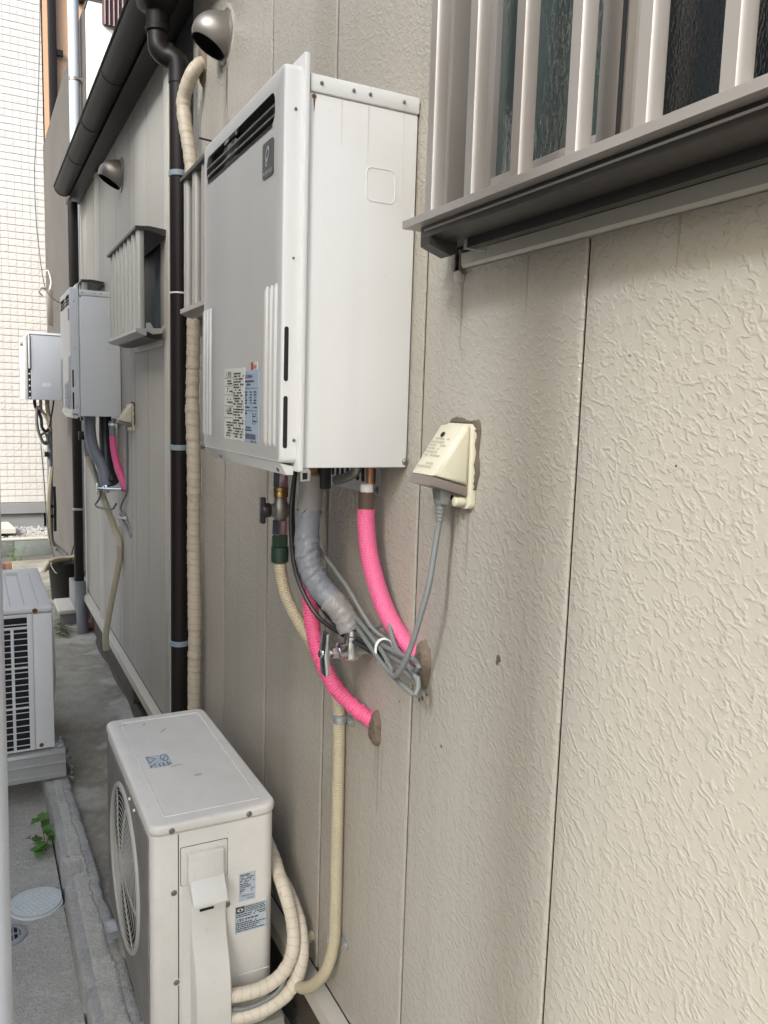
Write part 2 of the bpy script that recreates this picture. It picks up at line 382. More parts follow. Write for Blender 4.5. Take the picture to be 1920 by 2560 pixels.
# ------------------------------------------------------------------ house
house = thing('house', 'beige house wall of tall embossed siding panels running down the right side', 'house', (WX + .05, 2.5, 0))
Z0, ZE = .262, 2.82; Z1 = ZE - .001
YE = 5.78
def panel(y0, y1, z0, z1, M=siding):
    pts = [(WX + .012, y0 + .010), (WX + .0042, y0 + .010), (WX + .0038, y0 + .0012), (WX + .0022, y0 + .0012), (WX + .0007, y0 + .0034), (WX, y0 + .008), (WX, y1 - .0135), (WX + .0035, y1 - .0115), (WX + .0035, y1 - .0018), (WX + .012, y1 - .0018)]
    return obj('siding_panel', prism(NB(), pts, 'z', z0, z1), M, house, smooth=50)
P0, PW = .783, .3925
obj('wall_backing', B(WX + .012, WX + .2, -1.6, YE, .2, Z1), dark_m, house)
for k in range(-6, 6):
    y1 = P0 + PW * k; y0 = y1 - PW
    if y1 <= -1.2: continue
    if y0 >= 1.09:
        if y0 < 3.0 and y1 > 2.08:                      # panel around the second window
            panel(y0, min(y1, 3.045), Z0, 1.77); panel(y0, min(y1, 3.045), 2.21, Z1)
        else: panel(y0, y1, Z0, Z1)
    else:
        panel(y0, y1, Z0, 1.764)
        if y1 > 1.09: panel(1.09, y1, 1.764, Z1)
        panel(y0, min(y1, 1.09), 2.75, Z1)
# corner trim and the smoother siding beyond it
obj('corner_trim', B(WX - .012, WX + .012, 3.055, 3.135, Z0, Z1, bev=.003), trim_m, house)
fy = [3.138, 3.52, 3.93, 4.315, 4.74, 5.10, 5.46, YE]
for i in range(len(fy) - 1):
    y0, y1 = fy[i], fy[i + 1]
    if i == 0:
        panel(y0, y1, Z0, 1.77, siding_far); panel(y0, y1, 2.21, Z1, siding_far)
    elif i == 1:
        panel(y0, min(y1, 3.82), Z0, 1.77, siding_far); panel(y0, min(y1, 3.82), 2.21, Z1, siding_far); panel(3.82, y1, Z0, Z1, siding_far)
    else: panel(y0, y1, Z0, Z1, siding_far)
# a broad rolled pilaster on the far part of the wall
obj('pilaster_trim', prism(NB(), [(WX - .001, 4.86), (WX - .014, 4.90), (WX - .016, 4.96), (WX - .001, 5.0)], 'z', Z0, ZE - .01, bev=0), trim_m, house)
obj('base_batten', prism(NB(), [(.636, .218), (.640, .250), (.6685, .262), (.69, .262), (.69, .218)], 'y', -1.6, YE + .01), trim_m, house)
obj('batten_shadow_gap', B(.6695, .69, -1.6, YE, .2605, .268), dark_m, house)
# foundation
bm = NB(); rnd = random.Random(3)
box(bm, .69, .80, -1.6, 3.62, -.25, .225); box(bm, .69, .80, 4.06, YE, -.25, .225)
obj('foundation', bm, found_m, house)
obj('foundation_vent', B(.72, .80, 3.62, 4.06, -.25, .225), hole_m, house)
bm = NB(); tube(bm, [(.70, y, .0 + rnd.uniform(-.005, .005)) for y in [i * .25 - 1.4 for i in range(28)]], .028, n=8, step=.12, rad=lambda s, i: 1 + .35 * math.sin(s * 7) * math.sin(s * 3.1))
obj('mortar_fillet', bm, found_m, house)
# soffit and fascia
obj('soffit', B(.600, WX + .19, -1.6, YE, ZE, ZE + .02), brown_m, house)
obj('fascia', B(.588, .600, -1.6, YE, ZE - .01, ZE + .12), brown_m, house)
obj('roof', prism(NB(), [(.600, ZE + .125), (.585, ZE + .15), (2.6, 3.90), (2.6, 3.85), (.66, ZE + .125)], 'y', -1.6, YE + .05), brown_m, house)
obj('gable_wall', prism(NB(), [(WX + .02, -.1), (2.6, -.1), (2.6, 3.83), (WX + .02, 2.93)], 'y', YE - .02, YE), nconc_m, house)
# near window
win = obj('window', None or B(.640, .69, -1.3, 1.055, 1.802, 1.832, bev=.002), alu_m, house)
obj('jamb', B(.632, .69, 1.055, 1.084, 1.802, 2.75, bev=.002), alu_m, win)
obj('sill_lip', B(.612, .645, -1.3, 1.083, 1.790, 1.802, bev=.001), aludk_m, win)
obj('recess', B(.690, .70, -1.3, 1.06, 1.80, 2.75), dark_m, win)
obj('jamb_return', B(.662, .69, 1.0, 1.0545, 1.832, 2.75), aludk_m, win)
def sash(x, y0, y1, st):
    bm = NB()
    box(bm, x, x + .022, y0, y0 + st, 1.834, 2.75, bev=.0015); box(bm, x, x + .022, y1 - st, y1, 1.834, 2.75, bev=.0015)
    box(bm, x + .001, x + .021, y0 + st, y1 - st, 1.834, 1.872, bev=.0015)
    return bm
obj('sash', sash(.648, .722, 1.003, .034), alu_m, win)
obj('sash', sash(.668, -.2, .735, .034), alu_m, win)
obj('sash_gasket', B(.6475, .650, .7175, .7225, 1.834, 2.75), dark_m, win)
obj('pane', B(.658, .662, .755, .970, 1.872, 2.75), glass_m, win)
obj('pane', B(.6765, .680, -.17, .702, 1.868, 2.75), glass2_m, win)
obj('room_dark', B(.702, .71, -1.3, 1.06, 1.8, 2.75), hole_m, win)
# trim board under the window with its sealant corner
obj('window_trim', prism(NB(), [(.6655, 1.765), (.6620, 1.769), (.6620, 1.786), (.6700, 1.7885), (.69, 1.7885), (.69, 1.765)], 'y', -1.6, 1.056), trim_m, house)
bm = NB(); box(bm, .662, .69, 1.058, 1.078, 1.746, 1.764, bev=.004); 
obj('corner_patch', bm, trim_m, house)
obj('sealant', T([(.668, 1.062, 1.757), (.666, 1.061, 1.772), (.668, 1.062, 1.792)], .005, n=7, rad=lambda s, i: 1 + .4 * math.sin(s * 400)), seal_m, house)
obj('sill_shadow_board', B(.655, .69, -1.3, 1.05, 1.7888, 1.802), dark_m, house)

# ------------------------------------------------------------------ near window grille
GBAR = [(0, 0), (0, .0155), (.004, .0168), (.019, .0168), (.020, .012), (.0205, .0015), (.0185, -.0018), (.012, -.0032), (.005, -.0026), (.0012, -.0012)]
def grille_bar(x, y, z0, z1, parent, M):
    return obj('bar', prism(NB(), [(x + a, y + b) for a, b in GBAR], 'z', z0, z1), M, parent, smooth=25)
gr = thing('window_grille', 'bronze aluminium bar grille over the frosted window at upper right', 'window grille', (.58, .5, 1.8))
for k in range(13): grille_bar(.5535, .9645 - .0965 * k, 1.815, 2.7, gr, alu_m)
obj('bottom_rail', prism(NB(), [(.549, 1.8035), (.549, 1.8135), (.5505, 1.8145), (.580, 1.8155), (.580, 1.824), (.584, 1.824), (.584, 1.8035)], 'y', -1.3, 1.036, bev=.0008), alu_m, gr, smooth=30)
obj('under_channel', prism(NB(), [(.566, 1.788), (.566, 1.8032), (.606, 1.8032), (.606, 1.784), (.58, 1.784)], 'y', -1.3, 1.012, bev=.0008), aludk_m, gr)
obj('channel_fin', B(.5645, .5665, -1.3, 1.0, 1.796, 1.7985), alug_m, gr)
obj('bracket', prism(NB(), [(.566, 1.777), (.566, 1.7875), (.61, 1.7875), (.61, 1.77), (.60, 1.765)], 'y', .985, 1.011), aludk_m, gr)
obj('bracket_end', B(.606, .640, .955, .962, 1.771, 1.7995), alug_m, gr)
bm = NB(); box(bm, .6045, .6065, .83, .895, 1.7855, 1.8015); obj('clip_frame', bm, aludk_m, gr)
obj('clip_slot', B(.6035, .6044, .84, .885, 1.789, 1.798), hole_m, gr)
obj('channel_back', prism(NB(), [(.6065, 1.772), (.6065, 1.802), (.640, 1.802), (.640, 1.781), (.62, 1.772)], 'y', -1.3, .954), aludk_m, gr)

# ------------------------------------------------------------------ water heater
def make_heater():
    y0, y1, z0, z1 = 1.2135, 1.690, 1.452, 2.057
    t = thing('water_heater', 'large white water heater on the wall in the foreground with logo plate and labels', 'water heater', (WX, 1.45, z0), 'wall mounted water heaters')
    obj('body', B(.475, WX - .003, y0, y1, z0, 2.030, bev=.003), white_m, t)
    obj('top_cap', B(.476, WX - .002, y0 - .003, y1 + .003, 2.0305, z1, bev=.003), white_m, t)
    bm = NB(); prism(bm, rrect(y0 - .009, y1 + .009, z0 - .006, 2.083, .004, 3), 'x', .4640, .4735, bev=.0025)
    obj('flange', bm, white_m, t)
    # front cover, hollowed round the louvre so that the opening is real
    fx, bx = .436, .4638
    cov = NB()
    V0, V1, Vz0, Vz1 = 1.258, 1.668, 1.990, 2.038
    sec = lambda ya, yb, za, zb: box(cov, fx, bx, ya, yb, za, zb)
    outer = rrect(y0, y1, z0 + .008, 2.0655, .010, 4); inner = rrect(V0, V1, Vz0, Vz1, .016, 4)
    n = len(outer)
    ins = rrect(y0 + .004, y1 - .004, z0 + .012, 2.0615, .010, 4)
    ring = lambda pts, x: [cov.verts.new((x, p[0], p[1])) for p in pts]
    ob, of, fi, hb = ring(outer, bx), ring(outer, fx + .005), ring(ins, fx), None
    fm = ring([(p[0] + (.0012 if p[0] < 1.45 else -.0012), p[1] + (.0012 if p[1] < 1.7 else -.0012)) for p in outer], fx + .0016)
    hf = ring(inner, fx); hb = ring(inner, fx + .020)
    def br(a_, b_, mi=0):
        for i in range(n):
            f = cov.faces.new((a_[i], a_[(i + 1) % n], b_[(i + 1) % n], b_[i])); f.material_index = mi
    br(ob, of); br(of, fm); br(fm, fi); br(hf, hb, 2); br(fi, hf, 1)
    cov.faces.new(ob); f = cov.faces.new(hb); f.material_index = 3
    cover = obj('front_cover', cov, [white_m, front_m, chrome_m, hole_m], t, smooth=40)
    # louvre bars and deflector
    for zz in (2.004, 2.019):
        obj('louvre_bar', B(fx + .003, fx + .012, V0 + .001, V1 - .001, zz, zz + .0035), cast_m, cover)
    obj('deflector', B(fx + .008, fx + .018, 1.50, 1.575, 1.992, 2.036, bev=.003), chrome_m, cover)
    bm = NB(); prism(bm, rrect(V0 - .004, V1 + .004, Vz0 - .004, Vz1 + .004, .018, 4), 'x', fx - .0012, fx + .001)
    lo = obj('louvre_lip', prism(NB(), [(fx - .002, Vz0 - .001), (fx + .010, Vz0 + .012), (fx + .012, Vz0 + .010), (fx - .001, Vz0 - .004)], 'y', V0 + .012, V1 - .012), black_m, cover); bm.free()
    # embossed ribs in two groups of three
    for yy in (1.240, 1.262, 1.284, 1.632, 1.655, 1.677):
        bm = NB(); tube(bm, [(fx + .0025, yy, 1.487), (fx - .0002, yy, 1.492), (fx - .0006, yy, 1.62), (fx - .0002, yy, 1.736), (fx + .0025, yy, 1.741)], .0050, n=8, curve=False)
        obj('rib', bm, front_m, cover)
    # slots on the side of the cover
    for za, zb in ((1.590, 1.675), (1.484, 1.567)):
        obj('slot', prism(NB(), rrect(.4405, .4475, za, zb, .0035, 4), 'y', y0 - .0006, y0 + .002), hole_m, cover)
    lg = obj('logo_plate', prism(NB(), rrect(1.260, 1.312, 1.914, 1.970, .006, 3), 'x', fx - .0018, fx + .0005), logo_m, cover)
    bm = NB()
    # slanted ring mark over the maker's word
    def ringmark(cy, cz, ra, rb, th, rot):
        pts = []
        for i in range(24):
            a_ = 2 * math.pi * i / 24; u_, v_ = ra * math.cos(a_), rb * math.sin(a_)
            pts.append((u_ * math.cos(rot) - v_ * math.sin(rot), u_ * math.sin(rot) + v_ * math.cos(rot)))
        for i in range(24):
            p, q = pts[i], pts[(i + 1) % 24]; k = 1 - th
            bm.faces.new([bm.verts.new((fx - .0024, cy - a_, cz + b_)) for a_, b_ in (p, q, (q[0] * k, q[1] * k), (p[0] * k, p[1] * k))])
    ringmark(1.286, 1.950, .0075, .0125, .38, R(-28)); ringmark(1.290, 1.937, .0045, .006, .45, 0)
    text_mesh('PURPOSE', .0085, (fx - .0024, 1.308, 1.919), (0, -1, 0), (0, 0, 1), bm, width=.044)
    obj('lettering', bm, logow_m, lg, smooth=0)
    # information labels
    rnd = random.Random(5)
    o = (fx - .0016, 0, 0); ux, uy = (0, -1, 0), (0, 0, 1)
    l1 = obj('label', B(fx - .0008, fx + .001, 1.400, 1.530, 1.486, 1.617), labw_m, cover)
    bm = NB(); rows(bm, o, ux, uy, -1.466, -1.404, 1.490, 1.610, 24, rnd); rows(bm, o, ux, uy, -1.512, -1.472, 1.490, 1.520, 6, rnd)
    for zz in (1.526, 1.548, 1.569, 1.585, 1.600): quad(bm, o, ux, uy, -1.528, -1.470, zz, zz + .0006)
    for za in (1.532, 1.553, 1.573, 1.5875): rows(bm, o, ux, uy, -1.508, -1.473, za, za + .010, 2, rnd)
    text_mesh('⚠警告', .011, (o[0], 1.522, 1.603), ux, uy, bm, width=.042); text_mesh('⚠注意', .010, (o[0], 1.520, 1.538), ux, uy, bm, width=.040)
    quad(bm, o, ux, uy, -1.469, -1.4684, 1.488, 1.614)
    obj('lettering', bm, ink_m, l1, smooth=0)
    l2 = obj('label', B(fx - .0008, fx + .001, 1.322, 1.3985, 1.485, 1.610), labb_m, cover)
    bm = NB(); text_mesh('GX-2003AR-1', .0085, (o[0], 1.396, 1.598), ux, uy, bm, bold=.0002, width=.042)
    rows(bm, o, ux, uy, -1.396, -1.345, 1.584, 1.595, 2, rnd); quad(bm, o, ux, uy, -1.397, -1.325, 1.580, 1.5807)
    for c0 in (-1.396, -1.368, -1.346): rows(bm, o, ux, uy, c0, c0 + .014, 1.552, 1.576, 5, rnd, .9)
    rows(bm, o, ux, uy, -1.392, -1.328, 1.545, 1.5495, 1, rnd); quad(bm, o, ux, uy, -1.397, -1.325, 1.541, 1.5417)
    rows(bm, o, ux, uy, -1.394, -1.372, 1.534, 1.539, 1, rnd); rows(bm, o, ux, uy, -1.352, -1.328, 1.517, 1.538, 5, rnd); rows(bm, o, ux, uy, -1.394, -1.352, 1.505, 1.514, 2, rnd)
    x = -1.391
    while x < -1.334:
        wd = rnd.choice((.0006, .0009, .0014)); quad(bm, o, ux, uy, x, x + wd, 1.4915, 1.501); x += wd + rnd.choice((.0005, .0008))
    rows(bm, o, ux, uy, -1.362, -1.330, 1.486, 1.490, 1, rnd)
    obj('lettering', bm, ink_m, l2, smooth=0)
    l3 = obj('label', B(fx - .0008, fx + .001, 1.330, 1.364, 1.6115, 1.6245), labw_m, cover)
    bm = NB(); quad(bm, o, ux, uy, -1.364, -1.350, 1.6115, 1.6245); rows(bm, o, ux, uy, -1.348, -1.331, 1.613, 1.620, 2, rnd, 1)
    obj('lettering', bm, labr_m, l3, smooth=0)
    # lower edge strip with screws, drip tab
    bm = NB(); prism(bm, [(.440, z0 + .008), (.4638, z0 + .002), (.4638, z0 - .012), (.452, z0 - .012)], 'y', y0 + .012, y1 - .02, bev=.001)
    obj('lower_lip', bm, white_m, t)
    bm = NB()
    for yy in (1.255, 1.60): screw(bm, (.449, yy, z0 - .002), 'x', .005)
    screw(bm, (.664, y0, z0 + .010), 'y', .0045)
    for xx in (.494, .548, .577, .638): screw(bm, (xx, y0 - .003, 2.044), 'y', .0022)
    screw(bm, (.459, y0 + .0005, 1.497), 'y', .002); screw(bm, (.4535, y0 + .0005, 2.0), 'y', .002); screw(bm, (.4535, y0 + .0005, 1.78), 'y', .0015)
    obj('screw', bm, cast_m, t)
    # raised rounded square on the side
    bm = NB(); q = rrect(.576, .628, 1.884, 1.936, .010, 5); pts = [(p[0], y0 + .0002, p[1]) for p in q] + [(q[0][0], y0 + .0002, q[0][1])]
    tube(bm, pts, .0013, n=6, curve=False, cap=False); obj('embossed_outline', bm, white_m, t)
    # small latch under the flange
    bm = NB(); prism(bm, [(.474, z0 - .022), (.490, z0 - .022), (.492, z0 - .006), (.487, z0 + .000), (.474, z0 - .003)], 'y', y0 + .006, y0 + .010)
    obj('latch', bm, chrome_m, t)
    obj('latch_hole', B(.4775, .486, y0 + .0055, y0 + .0058, z0 - .019, z0 - .008), hole_m, t)
    bm = NB(); box(bm, WX - .004, WX - .0005, 1.314, 1.551, 1.392, 1.452)
    br_ = obj('wall_bracket', bm, galv_m, t)
    bm = NB()
    for i in range(9): prism(bm, rrect(1.33 + i * .024, 1.343 + i * .024, 1.412, 1.442, .005, 3), 'x', WX - .0046, WX - .003)
    obj('bracket_slot', bm, hole_m, br_)
    bm = NB(); screw(bm, (WX - .004, 1.322, 1.402), 'x', .005); obj('screw', bm, cast_m, br_)
    return t
heater = make_heater()
stain = obj('rust_stain', lathe(NB(), (.483, 1.2129, 2.024), 'y', [(.004, -.0004), (.0025, -.0014), (.001, -.0016)], 7), rust_m, heater)
far_heater = copy_tree(heater); far_heater.location = (WX, 4.43, 1.474)
far_heater['label'] = 'smaller looking white water heater further down the wall behind the grille'

# ------------------------------------------------------------------ outlet boxes
def make_outlet():
    t = thing('outlet_box', 'cream weatherproof outlet box with plugged in cord on the wall near the big heater', 'outlet box', (WX, 1.04, 1.40), 'weatherproof outlet boxes')
    y0, y1 = 1.000, 1.078
    obj('back_plate', prism(NB(), rrect(y0, y1, 1.405, 1.533, .010, 4), 'x', WX - .011, WX - .0002, bev=.0015), cream_m, t)
    # wedge hood with a flattened edge
    prof = [(WX - .0112, 1.531), (WX - .024, 1.529), (WX - .072, 1.4565), (WX - .0112, 1.4405)]
    obj('hood', prism(NB(), prof, 'y', y0 + .002, y1 - .002, bev=.008, seg=2), cream_m, t, smooth=50)
    rim = [(WX - .0115, 1.4395), (WX - .0715, 1.4555), (WX - .077, 1.442), (WX - .0115, 1.424)]
    obj('hood_skirt', prism(NB(), rim, 'y', y0 + .004, y1 - .004, bev=.004), rim_m, t)
    obj('thumb_screw', Lt((WX - .026, 1.014, 1.4165), 'x', [(.006, -.004), (.0075, -.003), (.0075, .010), (.006, .014)], 14), cream_m, t)
    obj('screw_recess', prism(NB(), circ(1.05, 1.4185, .004, 10), 'x', WX - .0118, WX - .0108), hole_m, t)
    bm = NB(); nrm = Vector((-.0725, 0, .048)).normalized()
    prism(bm, circ(0, 0, .0045, 12), 'y', -.0006, .0006)
    M4 = Matrix.Translation((WX - .0345, 1.046, 1.516)) @ Matrix.Rotation(R(35), 4, 'Y') @ Matrix.Rotation(R(90), 4, 'Z')
    bmesh.ops.transform(bm, matrix=M4, verts=bm.verts); obj('screw_hole', bm, hole_m, t)
    rnd = random.Random(8); bm = NB()
    down = (Vector((WX - .072, 0, 1.4565)) - Vector((WX - .024, 0, 1.529))).normalized()
    o_ = Vector((WX - .072, 0, 1.4565)) + Vector((-.0007, 0, .0005))
    rows(bm, o_, (0, -1, 0), -down, -1.066, -1.020, .030, .066, 6, rnd, .8); rows(bm, o_, (0, -1, 0), -down, -1.066, -1.025, .010, .022, 2, rnd, .5)
    obj('moulded_print', bm, inkg_m, t, smooth=0)
    return t
outlet = make_outlet()
bm = NB(); rnd = random.Random(2)
edge = [(.9985, 1.435), (.9985, 1.46), (.9985, 1.49), (.9985, 1.52), (1.006, 1.5345), (1.025, 1.5345), (1.05, 1.5345), (1.07, 1.5345), (1.079, 1.528)]
outn = [(0, -.3), (-1, 0), (-1, 0), (-1, .3), (-.7, .8), (0, 1), (0, 1), (.2, 1), (.7, .9)]
prev = None
P_, N_ = [], []
for i in range(len(edge) - 1):
    for k in range(5):
        t_ = k / 5; P_.append((edge[i][0] * (1 - t_) + edge[i + 1][0] * t_, edge[i][1] * (1 - t_) + edge[i + 1][1] * t_)); N_.append((outn[i][0] * (1 - t_) + outn[i + 1][0] * t_, outn[i][1] * (1 - t_) + outn[i + 1][1] * t_))
for i, (p_, n_) in enumerate(zip(P_, N_)):
    w_ = (.0055 + .0025 * math.sin(i * .45)) * rnd.uniform(.75, 1.2) * min(1, i / 6 + .15)
    th = rnd.uniform(.004, .0075)
    c_ = [bm.verts.new((WX + .0003, p_[0] + n_[0] * w_ * f_, p_[1] + n_[1] * w_ * f_)) for f_ in (1,)] + [bm.verts.new((WX - th * h_, p_[0] + n_[0] * w_ * f_, p_[1] + n_[1] * w_ * f_)) for f_, h_ in ((.8, .6), (.35, 1), (0, 1))]
    if prev:
        for k in range(3): bm.faces.new((prev[k], prev[k + 1], c_[k + 1], c_[k]))
    prev = c_
grime = obj('grime_edge', bm, dirt_m, outlet)
far_out = copy_tree(outlet); far_out.location = (WX, 3.87, 1.41)
far_out['label'] = 'cream outlet box low beside the distant water heater'

# plug and cord of the near heater
pc = thing('power_cord', 'grey power cord hanging from the outlet and coiled under the big heater', 'power cord', (.62, 1.05, 1.42))
obj('plug', prism(NB(), [(WX - .050, 1.447), (WX - .026, 1.440), (WX - .030, 1.424), (WX - .036, 1.410), (WX - .047, 1.412), (WX - .050, 1.428)], 'y', 1.020, 1.046, bev=.003), cord_m, pc)
cx, cy = .6285, 1.033
obj('strain_relief', Lt((cx, cy, 1.385), 'z', [(.0052, 0), (.0062, .001), (.0062, .004), (.005, .0045), (.005, .006), (.0066, .0065), (.0066, .010), (.005, .0105), (.005, .012), (.007, .0125), (.007, .016), (.0054, .0165), (.0054, .018), (.0074, .0185), (.0074, .022), (.006, .023), (.009, .026), (.011, .032)], 14), cord_m, pc)
CR = .0047
drop = [(cx, cy, 1.388), (.627, 1.035, 1.372), (.622, 1.035, 1.335), (.614, 1.034, 1.285), (.607, 1.042, 1.24), (.603, 1.056, 1.196), (.60, 1.073, 1.157), (.60, 1.100, 1.125), (.604, 1.124, 1.117), (.612, 1.14, 1.12)]
loopA = [(.612, 1.14, 1.12), (.622, 1.20, 1.135), (.624, 1.28, 1.158), (.624, 1.318, 1.168), (.630, 1.322, 1.160), (.632, 1.28, 1.146), (.628, 1.20, 1.142), (.626, 1.13, 1.146), (.626, 1.09, 1.150), (.628, 1.078, 1.142), (.630, 1.09, 1.132), (.632, 1.14, 1.128), (.634, 1.21, 1.128), (.636, 1.285, 1.136), (.640, 1.30, 1.142)]
loopB = [(.640, 1.30, 1.142), (.645, 1.25, 1.165), (.645, 1.222, 1.184), (.642, 1.208, 1.186), (.638, 1.20, 1.172), (.632, 1.165, 1.148), (.630, 1.12, 1.134), (.630, 1.09, 1.120), (.632, 1.085, 1.110), (.636, 1.10, 1.106), (.636, 1.15, 1.116), (.638, 1.22, 1.13)]
loopC = [(.622, 1.30, 1.150), (.615, 1.24, 1.138), (.612, 1.17, 1.118), (.616, 1.10, 1.102), (.622, 1.075, 1.097), (.628, 1.078, 1.108), (.632, 1.088, 1.122)]
obj('cord', T(drop, CR, n=10), cord_m, pc)
obj('coil', T(loopA, CR * .92, n=10), cord_m, pc); obj('coil', T(loopB, CR * .92, n=10), cord_m, pc); obj('coil', T(loopC, CR * .92, n=10), cord_m, pc)
tie = [(.612 + .03 * (1 - math.cos(t)) * .55, 1.200 + .004 * math.sin(2 * t), 1.131 + .0235 * math.sin(t)) for t in [2 * math.pi * i / 14 for i in range(15)]]
bm = NB(); tube(bm, tie, .0016, n=6, step=.003); tube(bm, [(p[0], p[1] + .004, p[2]) for p in tie], .0013, n=6, step=.003); obj('tie', bm, tie_m, pc)
gw = tag(obj('grey_wire', T([(.606, 1.44, 1.420), (.590, 1.43, 1.34), (.590, 1.42, 1.284), (.604, 1.38, 1.251), (.615, 1.33, 1.218), (.626, 1.29, 1.181), (.637, 1.26, 1.154), (.66, 1.235, 1.135), (.672, 1.22, 1.12)], .0042, n=8), cord_m), 'thin grey wire slanting down between the taped pipe and pink hose', 'wire')
bw = thing('black_cable', 'pair of black cables curving under the grey taped pipe to the cord bundle', 'cable', (.56, 1.44, 1.42))
obj('cable', T([(.560, 1.462, 1.45), (.548, 1.458, 1.35), (.550, 1.452, 1.27), (.557, 1.440, 1.22), (.570, 1.415, 1.176), (.585, 1.385, 1.147), (.606, 1.335, 1.130), (.624, 1.285, 1.119), (.650, 1.235, 1.104)], .0045, n=8), corddk_m, bw)
obj('cable', T([(.562, 1.470, 1.45), (.556, 1.468, 1.33), (.566, 1.45, 1.23), (.580, 1.41, 1.188), (.592, 1.37, 1.158), (.608, 1.335, 1.138), (.628, 1.29, 1.125), (.652, 1.24, 1.110)], .0042, n=8), corddk_m, bw)

# ------------------------------------------------------------------ pipes under the near heater
# gas cock and tan hose
gs = thing('gas_hose', 'tan ribbed gas hose with black handled cock under the big heater', 'gas hose', (.556, 1.54, 1.45))
gx, gy = .556, 1.54
obj('pipe_nut', Lt((gx, gy, 0), 'z', [(.0125, 1.46), (.0125, 1.425), (.0155, 1.424), (.0155, 1.390), (.0148, 1.388)], 6), chrome_m, gs, smooth=20)
obj('ring', Lt((gx, gy, 0), 'z', [(.0148, 1.388), (.0158, 1.387), (.0158, 1.380), (.0148, 1.379)], 20), brass_m, gs)
obj('brass_ring', Lt((gx, gy, 0), 'z', [(.0152, 1.379), (.0155, 1.378), (.0155, 1.368), (.014, 1.367)], 20), brass_m, gs)
bm = NB(); lathe(bm, (gx, gy, 0), 'z', [(.013, 1.367), (.0135, 1.358), (.0185, 1.348), (.0185, 1.334), (.014, 1.324), (.012, 1.322)], 20)
lathe(bm, (gx - .001, gy - .002, 1.341), 'x', [(.0125, .021), (.014, .012), (.013, 0), (.013, -.022)], 18)
obj('cock_body', bm, cast_m, gs)
bm = NB(); lathe(bm, (gx - .024, gy, 1.341), 'x', [(.0135, .002), (.0145, 0), (.0155, -.012), (.013, -.016)], 18)
prism(bm, rrect(1.530, 1.550, 1.314, 1.368, .004, 3), 'x', gx - .042, gx - .034, bev=.002)
obj('cock_handle', bm, black_m, gs)
obj('hex_nut', Lt((gx, gy, 0), 'z', [(.012, 1.322), (.0165, 1.320), (.0165, 1.292), (.0155, 1.290)], 6), chrome_m, gs, smooth=20)
obj('green_nut', Lt((gx, gy, 0), 'z', [(.0150, 1.289), (.0168, 1.287), (.0168, 1.266), (.0150, 1.265)], 6), green_m, gs, smooth=20)
obj('green_coupling', Lt((gx, gy, 0), 'z', [(.0150, 1.265), (.0180, 1.264), (.0182, 1.240), (.0172, 1.233), (.0125, 1.230)], 22), green_m, gs)
hp = [(gx, gy, 1.236), (.560, 1.535, 1.195), (.570, 1.525, 1.154), (.587, 1.510, 1.114), (.606, 1.490, 1.075), (.628, 1.466, 1.032), (.648, 1.450, .988), (.655, 1.444, .93), (.655, 1.440, .75), (.655, 1.437, .50), (.652, 1.436, .42), (.640, 1.445, .355), (.622, 1.475, .305), (.612, 1.515, .275), (.615, 1.560, .262), (.628, 1.592, .280), (.650, 1.600, .320), (.690, 1.595, .335)]
hose = obj('hose', T(hp, .0128, n=14, step=.006), hose_m, gs)
for zc in (.918, .428):
    bm = NB()
    lathe(bm, (.655, 1.4405, zc), 'z', [(.0135, -.008), (.0152, -.007), (.0152, 0), (.0142, .001), (.0142, .002), (.0152, .003), (.0152, .008), (.0135, .009)], 18)
    prism(bm, rrect(1.402, 1.430, zc - .008, zc + .009, .006, 4), 'x', WX - .004, WX - .001)
    screw(bm, (WX - .004, 1.411, zc), 'x', .0042)
    obj('clamp', bm, galv_m, gs)
# grey taped pipe and its shut-off valve
from mathutils import noise as mnoise
def wrinkle(bm, axis, amp, fine=150, z0=None, z1=None):
    bm.normal_update(); ax = Vector(axis).normalized()
    for v in bm.verts:
        if z0 is not None and not (z0 < v.co.z < z1): k = .35
        else: k = 1
        p = v.co + ax * (ax.dot(v.co)) * 2.2
        n1 = mnoise.noise(p * fine * .3); n2 = 1 - abs(mnoise.noise(p * fine * .5)) * 3.2
        v.co += v.normal * amp * k * (n1 * .8 + max(0, n2) * .7)
    return bm
tp = thing('taped_pipe', 'thick grey duct taped pipe bending toward a chrome shut off valve', 'pipe', (.565, 1.40, 1.45))
rnd = random.Random(11)
nz = [rnd.uniform(-1, 1) for _ in range(400)]
obj('stub', Lt((.566, 1.40, 0), 'z', [(.014, 1.455), (.014, 1.43), (.018, 1.428), (.018, 1.405)], 6), brass_m, tp, smooth=20)
obj('stub_bracket', B(.575, .595, 1.372, 1.43, 1.40, 1.455, bev=.002), black_m, tp)
gp = [(.564, 1.40, 1.422), (.5635, 1.40, 1.37), (.5595, 1.40, 1.316), (.560, 1.395, 1.271), (.568, 1.385, 1.234), (.582, 1.366, 1.206), (.598, 1.345, 1.185)]
obj('wrapped_pipe', wrinkle(T(gp, .0225, n=40, step=.0025), (.35, -.5, -.8), .0030, 150, 1.19, 1.31), gtape_m, tp, smooth=70)
obj('tape_sleeve', wrinkle(T([(.592, 1.353, 1.192), (.600, 1.342, 1.182), (.612, 1.328, 1.160), (.617, 1.320, 1.138)], .0238, n=40, step=.0025, rad=lambda s, i: (1.03 - s * 2.6)), (.35, -.5, -.8), .0026, 120), gtape2_m, tp, smooth=70)
bm = T([(.564, 1.40, 1.424), (.5635, 1.40, 1.375), (.5628, 1.40, 1.356)], .0236, n=40, step=.004)
for v in bm.verts:
    if v.co.z < 1.3575: v.co.z += .006 * math.sin(8 * v.co.y * 40) + .004 * mnoise.noise(v.co * 90)
